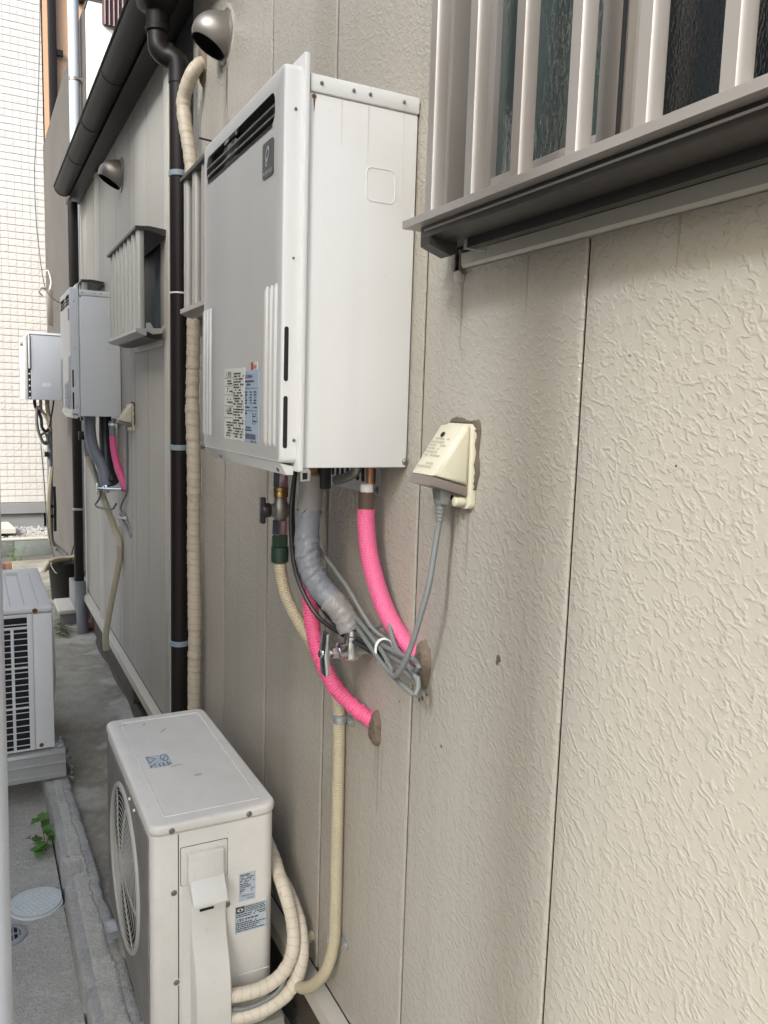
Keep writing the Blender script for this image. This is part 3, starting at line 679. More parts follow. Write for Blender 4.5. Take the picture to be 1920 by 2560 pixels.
obj('tape_patch', wrinkle(bm, (0, 1, .2), .0008, 90), gtape2_m, tp, smooth=70)
sv = thing('shutoff_valve', 'chrome shut off valve with a T handle at the end of the taped pipe', 'valve', (.61, 1.31, 1.11))
bm = NB(); lathe(bm, (.618, 1.315, 0), 'z', [(.012, 1.142), (.012, 1.132), (.0145, 1.130), (.0145, 1.120), (.017, 1.112), (.017, 1.090), (.012, 1.085)], 18)
lathe(bm, (.618, 1.315, 1.104), 'x', [(.012, .052), (.012, .02), (.0155, .014), (.0155, -.004), (.012, -.012), (.0145, -.013), (.0145, -.026), (.010, -.028)], 18)
obj('valve_body', bm, chrome_m, sv)
obj('packing_nut', Lt((.618, 1.315, 1.102), 'x', [(.010, -.0285), (.0115, -.029), (.0115, -.040), (.005, -.041), (.005, -.056)], 6), chrome_m, sv, smooth=20)
obj('valve_handle', prism(NB(), [(.5615, 1.062), (.5575, 1.10), (.5610, 1.142), (.5700, 1.142), (.5690, 1.10), (.5720, 1.062)], 'y', 1.300, 1.328, bev=.004), chrome_m, sv)
obj('handle_hub', Lt((.618, 1.315, 1.102), 'x', [(.008, -.048), (.009, -.052), (.007, -.064)], 6), chrome_m, sv, smooth=20)
# pink sleeved hose to the wall (front)
ph = thing('pink_hose', 'bright pink mesh sleeved hose nearest the wall running down from the big heater', 'hose', (.624, 1.28, 1.45))
px_, py_ = .624, 1.28
obj('copper_stub', Lt((px_ + .006, py_, 0), 'z', [(.0075, 1.46), (.0075, 1.410)], 12), copper_m, ph)
obj('elbow_valve', T([(px_ - .012, py_ + .02, 1.46), (px_ - .012, py_ + .02, 1.44), (px_ - .022, py_ + .045, 1.425), (px_ - .03, py_ + .07, 1.418)], .009, n=10), cast_m, ph)
obj('thread_tape', Lt((px_, py_, 0), 'z', [(.0085, 1.4185), (.0115, 1.417), (.0120, 1.412), (.0115, 1.405), (.0125, 1.404)], 18), wtape_m, ph)
obj('collar', Lt((px_, py_, 0), 'z', [(.0125, 1.404), (.0148, 1.403), (.0148, 1.379), (.0140, 1.378), (.0140, 1.3755), (.0147, 1.375), (.0147, 1.3725), (.013, 1.372)], 20), coll_m, ph)
obj('sleeve', T([(.624, 1.28, 1.373), (.624, 1.279, 1.346), (.627, 1.268, 1.291), (.635, 1.248, 1.236), (.645, 1.222, 1.190), (.660, 1.192, 1.152), (.676, 1.165, 1.128), (.69, 1.15, 1.118)], .0158, n=18, step=.006, rad=lambda s, i: 1 + .05 * min(1, s / .12)), pink_m, ph)
obj('wall_putty', putty(1.132, 1.126, .022, .044, 3, .012), seal_m, ph)
ph2 = thing('pink_hose', 'wrinkled pink ribbed hose sagging behind the taped pipe to a lower hole', 'hose', (.594, 1.48, 1.45))
obj('sleeve', T([(.593, 1.48, 1.45), (.594, 1.475, 1.288), (.593, 1.465, 1.184), (.593, 1.452, 1.137), (.595, 1.440, 1.098), (.602, 1.418, 1.054), (.618, 1.388, 1.010), (.638, 1.358, .982), (.660, 1.330, .962), (.684, 1.305, .948)], .0155, n=16, step=.005, rad=lambda s, i: 1 + .06 * nz[(i // 2 + 17) % 400] + (.10 * math.sin(s * 260) if s > .46 else 0)), pink2_m, ph2)
obj('wall_putty', putty(1.301, .948, .021, .033, 4, .011), seal_m, ph2)

# ------------------------------------------------------------------ near air conditioner unit
AX0, AX1, AY0, AY1, AZ0, AZ1 = .310, .586, 1.625, 2.252, .128, .637
ac = thing('outdoor_unit', 'beige outdoor air conditioner unit standing against the wall at the bottom', 'air conditioner', (.45, 1.94, AZ0 - .03), 'outdoor air conditioner units')
def footprint(g, r1, r2):
    pts = []
    for (cx_, cy_, r_, s_) in ((AX1 + g - r2, AY1 + g - r1, r1, 0), (AX0 - g + r1, AY1 + g - r1, r1, 90), (AX0 - g + r1, AY0 - g + r1, r1, 180), (AX1 + g - r2, AY0 - g + r2, r2, 270)):
        rr_ = r_
        for i in range(6):
            t_ = R(s_ + 18 * i); pts.append((cx_ + rr_ * math.cos(t_), cy_ + rr_ * math.sin(t_)))
    return pts
# front (alley) side left open for the fan well
body = obj('body', prism(NB(), footprint(0, .022, .03), 'z', AZ0, AZ1, bev=.003), ac_m, ac, smooth=45)
lid = NB(); prism(lid, footprint(.004, .026, .034), 'z', AZ1 + .001, .6625, bev=.008, seg=3)
lid_o = obj('lid', lid, ac_m, ac, smooth=60)
q = [(p[0], p[1]) for p in rrect(AX0 + .034, AX1 - .028, AY0 + .034, AY1 - .03, .008, 3)]
bm = NB(); tube(bm, [(p[0], p[1], .6622) for p in q + q[:1]], .0018, n=6, curve=False, cap=False); obj('lid_bead', bm, ac_m, lid_o)
obj('front_panel', prism(NB(), rrect(AY0 + .024, AY1 - .024, AZ0 + .02, AZ1 - .012, .01, 4), 'x', AX0 - .0035, AX0 + .001, bev=.0015), acgrey_m, ac)
fcy, fcz, fr = 1.945, .402, .196
obj('fan_well', prism(NB(), circ(fcy, fcz, fr - .006, 40), 'x', AX0 - .0045, AX0 - .003), hole_m, ac)
def torus(bm, c, R_, r_, n=48, k=6):
    rings = []
    for i in range(n):
        a_ = 2 * math.pi * i / n; d = Vector((0, math.cos(a_), math.sin(a_)))
        rings.append([bm.verts.new(Vector(c) + d * (R_ + r_ * math.cos(2 * math.pi * j / k)) + Vector((1, 0, 0)) * r_ * math.sin(2 * math.pi * j / k)) for j in range(k)])
    for i in range(n):
        for j in range(k): bm.faces.new((rings[i][j], rings[(i + 1) % n][j], rings[(i + 1) % n][(j + 1) % k], rings[i][(j + 1) % k]))
    return bm
fg = obj('fan_guard', torus(NB(), (AX0 - .004, fcy, fcz), fr, .0068, 56, 8), ring_m, ac)
for i in range(13):
    rr_ = .030 + i * .0127
    obj('guard_ring', torus(NB(), (AX0 - .014 + .009 * (rr_ / .19) ** 2, fcy, fcz), rr_, .0010, 44, 5), ring_m, fg)
bm = NB()
for i in range(8):
    a_ = 2 * math.pi * i / 8 + .2; d = Vector((0, math.cos(a_), math.sin(a_)))
    tube(bm, [Vector((AX0 - .013, fcy, fcz)) + d * .02, Vector((AX0 - .011, fcy, fcz)) + d * .1, Vector((AX0 - .004, fcy, fcz)) + d * .19], .0022, n=6, curve=False)
lathe(bm, (AX0 - .012, fcy, fcz), 'x', [(.024, .003), (.026, -.001), (.02, -.004)], 18)
obj('guard_spoke', bm, ring_m, fg)
obj('top_vent_stud', lathe(lathe(NB(), (AX0 - .0035, 1.80, .618), 'x', [(.004, 0), (.003, -.004)], 8), (AX0 - .0035, 1.86, .618), 'x', [(.004, 0), (.003, -.004)], 8), acw_m, ac)
# end face: seam, plate with raised pad, hood, pipe cover
YF = AY0
obj('seam', B(.3655, .3675, YF - .0006, YF + .001, AZ0 + .002, AZ1 - .002), dark_m, ac)
obj('side_plate', prism(NB(), rrect(.372, .474, .515, .602, .003, 2), 'y', YF - .0022, YF + .001, bev=.0008), ac_m, ac)
obj('plate_gap', prism(NB(), rrect(.3708, .4752, .5138, .6032, .003, 2), 'y', YF - .0005, YF + .001), hole_m, ac)
obj('raised_pad', prism(NB(), rrect(.384, .463, .519, .589, .004, 3), 'y', YF - .016, YF - .002, bev=.0095, seg=2), ac_m, ac)
obj('cover_backing', prism(NB(), rrect(.374, .4765, .10, .512, .003, 2), 'y', YF - .0016, YF + .001), ac_m, ac)
obj('pipe_cover', prism(NB(), [(YF - .002, .505), (YF - .010, .500), (YF - .011, .42), (YF - .020, .385), (YF - .044, .335), (YF - .056, .285), (YF - .058, .22), (YF - .058, .02), (YF - .002, .02)], 'x', .392, .470, bev=.006, seg=3), ac_m, ac, smooth=50)
obj('cover_flange', B(.4705, .4785, YF - .012, YF - .002, .02, .30, bev=.001), acw_m, ac)
obj('hood', prism(NB(), [(YF - .002, .533), (YF - .014, .531), (YF - .044, .492), (YF - .044, .482), (YF - .038, .481), (YF - .010, .494), (YF - .002, .494)], 'x', .388, .464, bev=.003, seg=2), achood_m, ac)
obj('drain_slot', B(.410, .441, YF - .0125, YF - .010, .4515, .4565), hole_m, ac)
bm = NB()
for (x_, z_) in ((.357, .503), (.362, .291), (.352, .648), (.522, .650)): screw(bm, (x_, YF - (.004 if z_ > .6 else 0), z_), 'y', .0048)
screw(bm, (.4735, YF - .003, .446), 'y', .0048)
obj('screw', bm, cast_m, ac)
bm = NB()
for (x_, z_) in ((.357, .503), (.362, .291), (.4735, .446)): lathe(bm, (x_, YF, z_), 'y', [(.0095, 0), (.0085, -.0014), (.0068, -.0004)], 16)
obj('screw_boss', bm, ac_m, ac)
bm = NB(); tube(bm, [(.50, YF - .0002, .262), (.575, YF - .0002, .262)], .0012, n=5, curve=False); obj('base_crease', bm, ac_m, ac)
# labels on the end face and the lid
rnd = random.Random(21); o = (0, YF - .0012, 0); ux, uy = (1, 0, 0), (0, 0, 1)
lb = obj('rating_label', B(.501, .5395, YF - .0007, YF + .001, .442, .510), labs_m, ac)
bm = NB(); text_mesh('SHARP', .0068, (.5035, o[1], .5025), ux, uy, bm, bold=.00025, width=.0235)
rows(bm, o, ux, uy, .5035, .537, .487, .501, 4, rnd); rows(bm, o, ux, uy, .5035, .5375, .474, .486, 3, rnd, .9); rows(bm, o, ux, uy, .5035, .516, .461, .473, 3, rnd); rows(bm, o, ux, uy, .529, .5375, .462, .474, 4, rnd)
text_mesh('冷媒 R410A', .0058, (.5045, o[1], .4535), ux, uy, bm, width=.031); text_mesh('シャープ株式会社', .0048, (.5045, o[1], .4465), ux, uy, bm, width=.032)
obj('lettering', bm, ink_m, lb, smooth=0)
lb2 = obj('warning_label', B(.4925, .566, YF - .0007, YF + .001, .367, .432), labs_m, ac)
bm = NB(); rows(bm, o, ux, uy, .5165, .563, .4145, .4300, 4, rnd, .95); rows(bm, o, ux, uy, .4945, .564, .4045, .4135, 2, rnd, .9)
quad(bm, o, ux, uy, .4945, .5145, .4150, .4305)
text_mesh('⚠警告', .0072, (.4945, o[1], .3955), ux, uy, bm, bold=.0001, width=.019); rows(bm, o, ux, uy, .516, .563, .3955, .4015, 1, rnd, .95)
rows(bm, o, ux, uy, .4945, .563, .3695, .3935, 5, rnd, .95)
obj('lettering', bm, ink_m, lb2, smooth=0)
bm = NB(); oo = (0, YF - .0016, 0)
el = [(.5045 + .0075 * math.cos(t_), .4227 + .0042 * math.sin(t_)) for t_ in [2 * math.pi * i / 16 for i in range(16)]]
bm.faces.new([bm.verts.new((p[0], oo[1], p[1])) for p in el]); obj('eye_mark', bm, labw_m, lb2, smooth=0)
bm = NB(); bm.faces.new([bm.verts.new((p[0], oo[1] - .0004, p[1])) for p in circ(.5045, .4227, .0028, 12)]); obj('eye_pupil', bm, ink_m, lb2, smooth=0)
lb3 = obj('lid_label', B(.362, .418, 1.905, 1.978, .6622, .6629), labs_m, lid_o)
bm = NB(); o3 = (0, 0, .6633)
tri = [(.366, 1.935), (.366, 1.975), (.384, 1.955)]
for i in range(3):
    p, q_ = tri[i], tri[(i + 1) % 3]
    tube(bm, [(p[0], p[1], .6632), (q_[0], q_[1], .6632)], .0009, n=4, curve=False)
cpts = [(.406 + .009 * math.cos(t_), 1.955 + .018 * math.sin(t_), .6632) for t_ in [2 * math.pi * i / 20 for i in range(21)]]
tube(bm, cpts, .0009, n=4, curve=False, cap=False); tube(bm, [(.400, 1.942, .6632), (.412, 1.968, .6632)], .0009, n=4, curve=False)
rows(bm, o3, (0, 1, 0), (-1, 0, 0), 1.908, 1.930, -.390, -.364, 5, rnd); rows(bm, o3, (0, 1, 0), (-1, 0, 0), 1.908, 1.930, -.416, -.394, 4, rnd)
obj('lettering', bm, ink_m, lb3, smooth=0)
for (x_, y_, rx_, ry_, a_) in ((.345, 2.205, .012, .006, .3), (.44, 2.13, .016, .0035, .9), (.46, 1.83, .010, .007, 0), (.425, 1.90, .020, .0025, .2), (.40, 2.19, .009, .004, 1.2)):
    pts = [(x_ + (rx_ * math.cos(t_) * math.cos(a_) - ry_ * math.sin(t_) * math.sin(a_)) * rnd.uniform(.8, 1.15), y_ + (rx_ * math.cos(t_) * math.sin(a_) + ry_ * math.sin(t_) * math.cos(a_)) * rnd.uniform(.8, 1.15)) for t_ in [2 * math.pi * i / 14 for i in range(14)]]
    obj('smudge', prism(NB(), pts, 'z', .6622, .6627), smudge_m, lid_o)
# feet on blocks
bm = NB(); box(bm, .285, .610, 1.71, 1.745, .092, .127, bev=.003); obj('foot_rail', bm, galv_m, ac)
bm = NB(); box(bm, .285, .610, 2.12, 2.155, .092, .127, bev=.003); obj('foot_rail', bm, galv_m, ac)
bm = NB(); box(bm, .282, .330, 2.115, 2.175, .110, .116); prism(bm, [(.282, .116), (.287, .116), (.287, .122), (.282, .122)], 'y', 2.115, 2.175); obj('foot_tab', bm, galv_m, ac)
obj('tab_slot', prism(NB(), rrect(.290, .316, 2.136, 2.154, .007, 4), 'z', .1155, .1165), hole_m, ac)
fb = {}
for yy, lab in ((1.66, 'pale plastic foot block under the near end of the beige unit'), (2.10, 'pale plastic foot block under the far end of the beige unit')):
    b_ = obj('foot_block', prism(NB(), [(.318, 0.0), (.640, 0.0), (.628, .091), (.322, .091)], 'y', yy, yy + .10, bev=.006), pale2_m); tag(b_, lab, 'foot block', 'foot blocks under the beige unit')
bolt = obj('foot_bolt', Lt((.610, 1.70, .0), 'z', [(.009, .091), (.009, .099), (.0045, .100), (.0045, .116)], 6), galv_m, ac, smooth=20)
# wrapped refrigerant pipes looping from the cover to the back
wr = lambda s, i: 1 + .05 * (((s / .022) % 1) - .5) + .04 * nz[(i // 2) % 400]
rp = tag(obj('refrigerant_pipe', T([(.462, 1.590, .250), (.50, 1.578, .252), (.545, 1.560, .268), (.582, 1.550, .298), (.606, 1.555, .340), (.613, 1.578, .388), (.609, 1.606, .432), (.606, 1.65, .466), (.612, 1.74, .490), (.62, 1.9, .50)], .0155, n=14, step=.005, rad=wr), tapew_m), 'upper cream wrapped pipe looping from the beige unit cover to its back', 'pipe', 'wrapped pipes of the beige unit')
rp2 = tag(obj('refrigerant_pipe', T([(.462, 1.588, .198), (.50, 1.575, .200), (.555, 1.552, .222), (.600, 1.540, .262), (.626, 1.550, .315), (.634, 1.58, .365), (.630, 1.62, .405), (.626, 1.70, .43), (.63, 1.9, .44)], .0155, n=14, step=.005, rad=wr), tapew_m), 'lower cream wrapped pipe looping from the beige unit cover to its back', 'pipe', 'wrapped pipes of the beige unit')
tag(obj('unit_cable', T([(.465, 1.585, .222), (.50, 1.570, .222), (.54, 1.555, .238), (.572, 1.545, .262), (.592, 1.552, .292)], .005, n=8), cord_m), 'thin grey cable between the two wrapped pipes of the beige unit', 'cable')

# ------------------------------------------------------------------ downpipe, gutter, wrapped conduit, vents
dp = thing('downpipe', 'dark brown round downpipe in the middle of the wall below the gutter outlet', 'downpipe', (.61, 2.67, 0), 'dark downpipes')
obj('pipe', Lt((.610, 2.672, 0), 'z', [(.030, .02), (.030, 2.585)], 24), brown_m, dp)
obj('elbow', T([(.552, 2.70, 2.72), (.552, 2.70, 2.665), (.556, 2.697, 2.640), (.575, 2.69, 2.622), (.590, 2.682, 2.619), (.606, 2.674, 2.606), (.610, 2.672, 2.58), (.610, 2.672, 2.54)], .0325, n=20, step=.008), brown_m, dp)
for zz in (2.27, 1.406, .742):
    bm = NB(); lathe(bm, (.610, 2.672, zz), 'z', [(.0305, -.009), (.033, -.008), (.0335, 0), (.033, .008), (.0305, .009)], 24); box(bm, .636, WX, 2.668, 2.676, zz - .006, zz + .006)
    obj('band', bm, bluec_m, dp)
bm = NB(); lathe(bm, (.610, 2.672, 1.902), 'z', [(.0303, -.003), (.0318, -.002), (.0318, .002), (.0303, .003)], 24); obj('band', bm, tie_m, dp)
gt = thing('rain_gutter', 'dark half round rain gutter along the eave with a funnel outlet', 'gutter', (.55, 3.5, 2.85))
GX, GZ, GR = .552, 2.862, .052
def halfround(y0, y1, r, th=.003):
    out_ = [(GX + r * math.cos(R(180 + 180 * i / 16)), GZ + r * math.sin(R(180 + 180 * i / 16))) for i in range(17)]
    in_ = [(GX + (r - th) * math.cos(R(180 + 180 * i / 16)), GZ + (r - th) * math.sin(R(180 + 180 * i / 16))) for i in range(16, -1, -1)]
    return prism(NB(), out_ + in_, 'y', y0, y1)
for a0, a1 in ((-1.6, 2.64), (2.76, 3.545), (3.56, 4.195), (4.21, 4.795), (4.81, 5.56)): obj('trough', halfround(a0, a1, GR), gut_m, gt)
for yj in (3.5525, 4.2025, 4.8025): obj('joint_collar', halfround(yj - .012, yj + .012, GR + .0022), gut_m, gt)
obj('end_cap', halfround(5.556, 5.566, GR + .002, GR), gut_m, gt)
obj('lip_bead', T([(GX - GR - .002, -1.6, GZ), (GX - GR - .002, 5.565, GZ)], .0045, n=8, curve=False), gut_m, gt)
bm = NB()
def frustum(bm, c, prof):
    rings = [[bm.verts.new((c[0] + p[0], c[1] + p[1], z_)) for p in rrect(-a_, a_, -b_, b_, min(a_, b_) * rr_, 4)] for a_, b_, z_, rr_ in prof]
    for i in range(len(rings) - 1):
        for k in range(len(rings[0])): bm.faces.new((rings[i][k], rings[i][(k + 1) % len(rings[0])], rings[i + 1][(k + 1) % len(rings[0])], rings[i + 1][k]))
    bm.faces.new(rings[0]); bm.faces.new(rings[-1][::-1])
frustum(bm, (.552, 2.70), [(.062, .075, 2.88, .3), (.062, .075, 2.83, .3), (.055, .068, 2.775, .4), (.046, .054, 2.757, .6), (.036, .036, 2.745, .99), (.036, .036, 2.69, .99)])
obj('funnel_outlet', bm, gut_m, gt)
obj('outlet_ring', Lt((.552, 2.70, 0), 'z', [(.0362, 2.705), (.0385, 2.703), (.0385, 2.690), (.0362, 2.688)], 22), gut_m, gt)
wc = thing('wrapped_conduit', 'beige tape wrapped conduit beside the downpipe ending at a hole under the vent', 'conduit', (.63, 2.58, .5))
rnd = random.Random(4); nz2 = [rnd.uniform(-1, 1) for _ in range(900)]
cpath = [(.685, 2.60, 2.597), (.655, 2.585, 2.578), (.632, 2.575, 2.552), (.618, 2.598, 2.515), (.612, 2.622, 2.47), (.616, 2.612, 2.40), (.626, 2.590, 2.30), (.636, 2.575, 2.15), (.637, 2.592, 1.95), (.635, 2.588, 1.75), (.633, 2.594, 1.55), (.634, 2.578, 1.35), (.635, 2.583, 1.1), (.634, 2.566, .85), (.634, 2.572, .62), (.634, 2.566, .40), (.634, 2.566, .05)]
obj('wrap', T(cpath, .0215, n=16, step=.006, rad=lambda s, i: 1 + .10 * (((s / .045) % 1) - .5) + .035 * nz2[i % 900] + .05 * nz2[(i // 12) % 900]), tape_m, wc)
bm = NB(); prev = None
obj('wall_putty', putty(2.600, 2.590, .040, .065, 5, .012), seal_m, wc)
def vent(y, z, r, label):
    t = thing('vent_hood', label, 'vent', (WX, y, z), 'round vent hoods')
    obj('flange', Lt((WX, y, z), 'x', [(r * 1.16, -.0005), (r * 1.16, -.004), (r * 1.06, -.008), (r * .95, -.008)], 32), bronze_m, t)
    def dome(k_):
        bm = NB(); N_, M_ = 40, 14; D_ = r * 1.42 * k_; rings = []
        for i in range(M_ + 1):
            u = i / M_; rr_ = r * k_ * max(.02, 1 - u ** 2.3) ** .5
            rings.append([bm.verts.new((WX - .007 - D_ * u, y + rr_ * math.cos(2 * math.pi * q_ / N_), z + rr_ * math.sin(2 * math.pi * q_ / N_))) for q_ in range(N_)])
        for i in range(M_):
            for q_ in range(N_): bm.faces.new((rings[i][q_], rings[i][(q_ + 1) % N_], rings[i + 1][(q_ + 1) % N_], rings[i + 1][q_]))
        bm.faces.new(rings[-1])
        bmesh.ops.bisect_plane(bm, geom=bm.verts[:] + bm.edges[:] + bm.faces[:], plane_co=(WX - .012, y, z - r * .93), plane_no=(-.50, 0, -.87), clear_outer=True)
        return bm
    obj('hood', dome(1.0), bronze_m, t, smooth=60)
    obj('dark_shell', dome(.965), hole_m, t, smooth=60)  # added black shell, puts the shade inside the hood into the colour
    obj('throat', prism(NB(), circ(y, z, r * .93, 28), 'x', WX - .0085, WX - .004), hole_m, t)
    return t
v1 = vent(2.357, 2.576, .062, 'stainless dome vent hood high on the wall above the big heater')
v2 = vent(4.14, 2.62, .068, 'darker dome vent hood far down the wall below the gutter')
obj('vent_putty', putty(2.357, 2.574, .080, .086, 6, .003), seal2_m, v1)
tag(obj('wall_stub', T([(.672, 2.50, 2.335), (.63, 2.50, 2.338)], .003, n=6, curve=False), corddk_m), 'short dark wire stub poking out of the wall beside the wrapped conduit', 'wire')

# ------------------------------------------------------------------ grilles further along the wall
def far_grille(y0, y1, nb, label, z0=1.808, z1=2.176):
    t = thing('window_grille', label, 'window grille', (.58, (y0 + y1) / 2, z0), 'box grilles over the small windows')
    pit = (y1 - y0 - .03) / (nb - 1)
    for k in range(nb):
        yb = y0 + .006 + pit * k
        obj('bar', prism(NB(), [(.556 + a_ * 1.3, yb + b_ * 1.5) for a_, b_ in GBAR], 'z', z0 + .012, z1 - .002), alug_m, t, smooth=25)
    obj('top_rail', prism(NB(), [(.548, z1 - .002), (.548, z1 + .008), (.60, z1 + .012), (.664, z1 + .006), (.664, z1 - .02), (.60, z1 - .004)], 'y', y0 - .012, y1 + .012), aludk_m, t)
    obj('bottom_rail', prism(NB(), [(.548, z0), (.548, z0 + .012), (.586, z0 + .014), (.586, z0 - .012), (.565, z0 - .008)], 'y', y0 - .012, y1 + .012), alug_m, t)
    obj('lower_channel', prism(NB(), [(.588, z0 - .014), (.588, z0 + .006), (.650, z0 + .006), (.650, z0 - .02), (.61, z0 - .02)], 'y', y0 + .02, y1 - .02), aludk_m, t)
    obj('bracket', prism(NB(), [(.585, z0 + .006), (.585, z0 + .034), (.60, z0 + .036), (.612, z0 + .016), (.640, z0 + .018), (.650, z0 + .034), (.655, z0 + .030), (.642, z0 + .0), (.61, z0 - .006)], 'y', y0 - .006, y0 - .001), alug_m, t)
    return t
def small_window(y0, y1, z0=1.77, z1=2.21):
    fr_ = NB(); box(fr_, WX - .006, WX + .01, y0, y0 + .055, z0, z1, bev=.002); box(fr_, WX - .006, WX + .01, y1 - .03, y1, z0, z1, bev=.002); box(fr_, WX - .0055, WX + .01, y0 + .055, y1 - .03, z0, z0 + .03, bev=.002); box(fr_, WX - .0055, WX + .01, y0 + .055, y1 - .03, z1 - .03, z1, bev=.002)
    wn = obj('window', fr_, trim_m, house)
    obj('casing', B(WX - .010, WX - .0062, y0 + .012, y0 + .045, z0 + .004, z1 - .004, bev=.001), alu_m, wn)
    obj('pane', B(WX + .011, WX + .0125, y0 + .05, y1 - .03, z0 + .03, z1 - .03), glass3_m, wn)
    obj('curtain', B(WX + .0105, WX + .0108, y0 + .06, y0 + .25, z0 + .08, z1 - .1), curt_m, wn)
    return wn
small_window(2.08, 3.0); small_window(3.16, 3.82)
obj('window_stain', putty(3.19, 2.185, .022, .020, 7, .007), seal_m, house)
far_grille(1.86, 2.378, 6, 'box grille of pale bars mostly hidden behind the big heater')
far_grille(3.105, 3.77, 8, 'box grille of eight pale vertical bars beyond the downpipe')
far_grille(4.72, 5.12, 4, 'distant box grille peeking over the top of the far water heater', z0=1.9, z1=2.19)

# ------------------------------------------------------------------ far heater plumbing
k_ = .96
def far(pts): return [(x_ * k_, y_ * k_, 1.55 + (z_ - 1.55) * k_) for x_, y_, z_ in pts]
fp = tag(obj('insulated_pipe', T(far([(.555, 4.5, 1.47), (.557, 4.5, 1.365), (.575, 4.49, 1.281), (.610, 4.47, 1.208), (.622, 4.45, 1.135), (.627, 4.45, 1.109)]), .029, n=14, step=.02), gtape_m), 'grey insulated pipe bending under the far water heater', 'pipe')
tag(obj('insulated_pipe', T(far([(.64, 4.55, 1.47), (.640, 4.55, 1.342), (.642, 4.5, 1.20), (.66, 4.44, 1.12)]), .031, n=14, step=.02), corddk_m), 'charcoal insulated pipe behind the grey one under the far heater', 'pipe')
fph = thing('pink_hose', 'pink hose with grey top hanging under the far water heater', 'hose', far([(.653, 4.4, 1.433)])[0])
obj('grey_top', T(far([(.653, 4.4, 1.45), (.654, 4.4, 1.37)]), .0155, n=12, curve=False), greyp_m, fph)
obj('white_tape', T(far([(.653, 4.4, 1.437), (.653, 4.4, 1.425)]), .017, n=12, curve=False), wtape_m, fph)
obj('sleeve', T(far([(.655, 4.4, 1.37), (.657, 4.4, 1.33), (.666, 4.38, 1.246), (.682, 4.34, 1.175), (.704, 4.28, 1.097)]), .017, n=12, step=.02), pinkf_m, fph)
fv = thing('shutoff_valve', 'small chrome valve under the grey insulated pipe of the far heater', 'valve', far([(.63, 4.43, 1.09)])[0])
bm = NB(); vp = far([(.589, 4.45, 1.088), (.639, 4.40, 1.092), (.688, 4.30, 1.100)]); tube(bm, vp, .010, n=12, curve=False); c_ = far([(.625, 4.43, 1.09)])[0]; lathe(bm, c_, 'z', [(.014, -.02), (.018, -.01), (.018, .012), (.013, .02)], 14)
obj('valve_body', bm, chrome_m, fv)
c_ = far([(.590, 4.45, 1.088)])[0]; obj('valve_handle', B(c_[0] - .012, c_[0] - .004, c_[1] - .006, c_[1] + .006, c_[2] - .03, c_[2] + .03, bev=.003), chrome_m, fv)
fh = thing('gas_hose', 'tan hose looping down the wall below the far water heater', 'gas hose', far([(.56, 4.6, 1.3)])[0])
obj('cock', T(far([(.55, 4.62, 1.43), (.55, 4.61, 1.30), (.556, 4.605, 1.25)]), .016, n=10, curve=False), cast_m, fh)
obj('cock_handle', B(*[v_ for ab in zip(far([(.51, 4.60, 1.34)])[0], far([(.545, 4.62, 1.385)])[0]) for v_ in ab], bev=.004), black_m, fh)
obj('hose', T(far([(.556, 4.605, 1.25), (.593, 4.58, 1.134), (.626, 4.5, 1.011), (.665, 4.44, .874), (.680, 4.38, .805), (.678, 4.38, .708), (.650, 4.39, .557), (.622, 4.40, .400), (.606, 4.40, .29), (.61, 4.40, .22)]), .0165, n=12, step=.02), hose_m, fh)
c_ = far([(.681, 4.38, .79)])[0]; obj('clamp', Lt(c_, 'z', [(.017, -.012), (.0185, -.01), (.0185, .01), (.017, .012)], 14), galv_m, fh)
fc = thing('power_cord', 'grey cord tied in a drooping coil below the far water heater', 'power cord', far([(.70, 4.3, 1.0)])[0])
obj('cord', T(far([(.690, 4.18, 1.43), (.692, 4.19, 1.25), (.690, 4.2, 1.10), (.684, 4.26, 1.05), (.676, 4.30, 1.0), (.690, 4.28, .955), (.700, 4.22, .93)]), .006, n=8, step=.02), cord_m, fc)
bm = NB()
for d_ in (0, .02, .04): tube(bm, far([(.680, 4.30 + d_, .98 - d_ * .3), (.692, 4.22, .945), (.70, 4.12, .918), (.702, 4.10, .895), (.698, 4.14, .885 - d_ * .3), (.690, 4.22, .915), (.676, 4.32, .965)]), .0055, n=7, step=.02)
obj('coil', bm, cord_m, fc)
obj('cord', T(far([(.66, 4.34, 1.02), (.648, 4.36, .992), (.62, 4.42, .985), (.585, 4.50, .985), (.578, 4.52, .995), (.597, 4.50, 1.03), (.604, 4.50, 1.08), (.585, 4.54, 1.15), (.57, 4.60, 1.25)]), .0055, n=8, step=.02), cord_m, fc)
obj('tie', T(far([(.684, 4.27, .963), (.690, 4.22, .955), (.66, 4.30, .95), (.667, 4.30, .91)]), .004, n=6, step=.01), tie_m, fc)

# far downpipe with grey boot
fd = thing('downpipe', 'black downpipe at the far end of the wall with a grey bottom section', 'downpipe', (.615, 5.66, 0), 'dark downpipes')
obj('pipe', Lt((.615, 5.655, 0), 'z', [(.031, .30), (.031, 2.80)], 18), brown_m, fd)
obj('boot', T([(.617, 5.645, .34), (.618, 5.63, .25), (.622, 5.59, .12), (.622, 5.57, -.02)], .037, n=16, step=.03), greyp_m, fd)
obj('band', Lt((.615, 5.655, .83), 'z', [(.032, -.008), (.034, -.006), (.034, .006), (.032, .008)], 18), galv_m, fd)

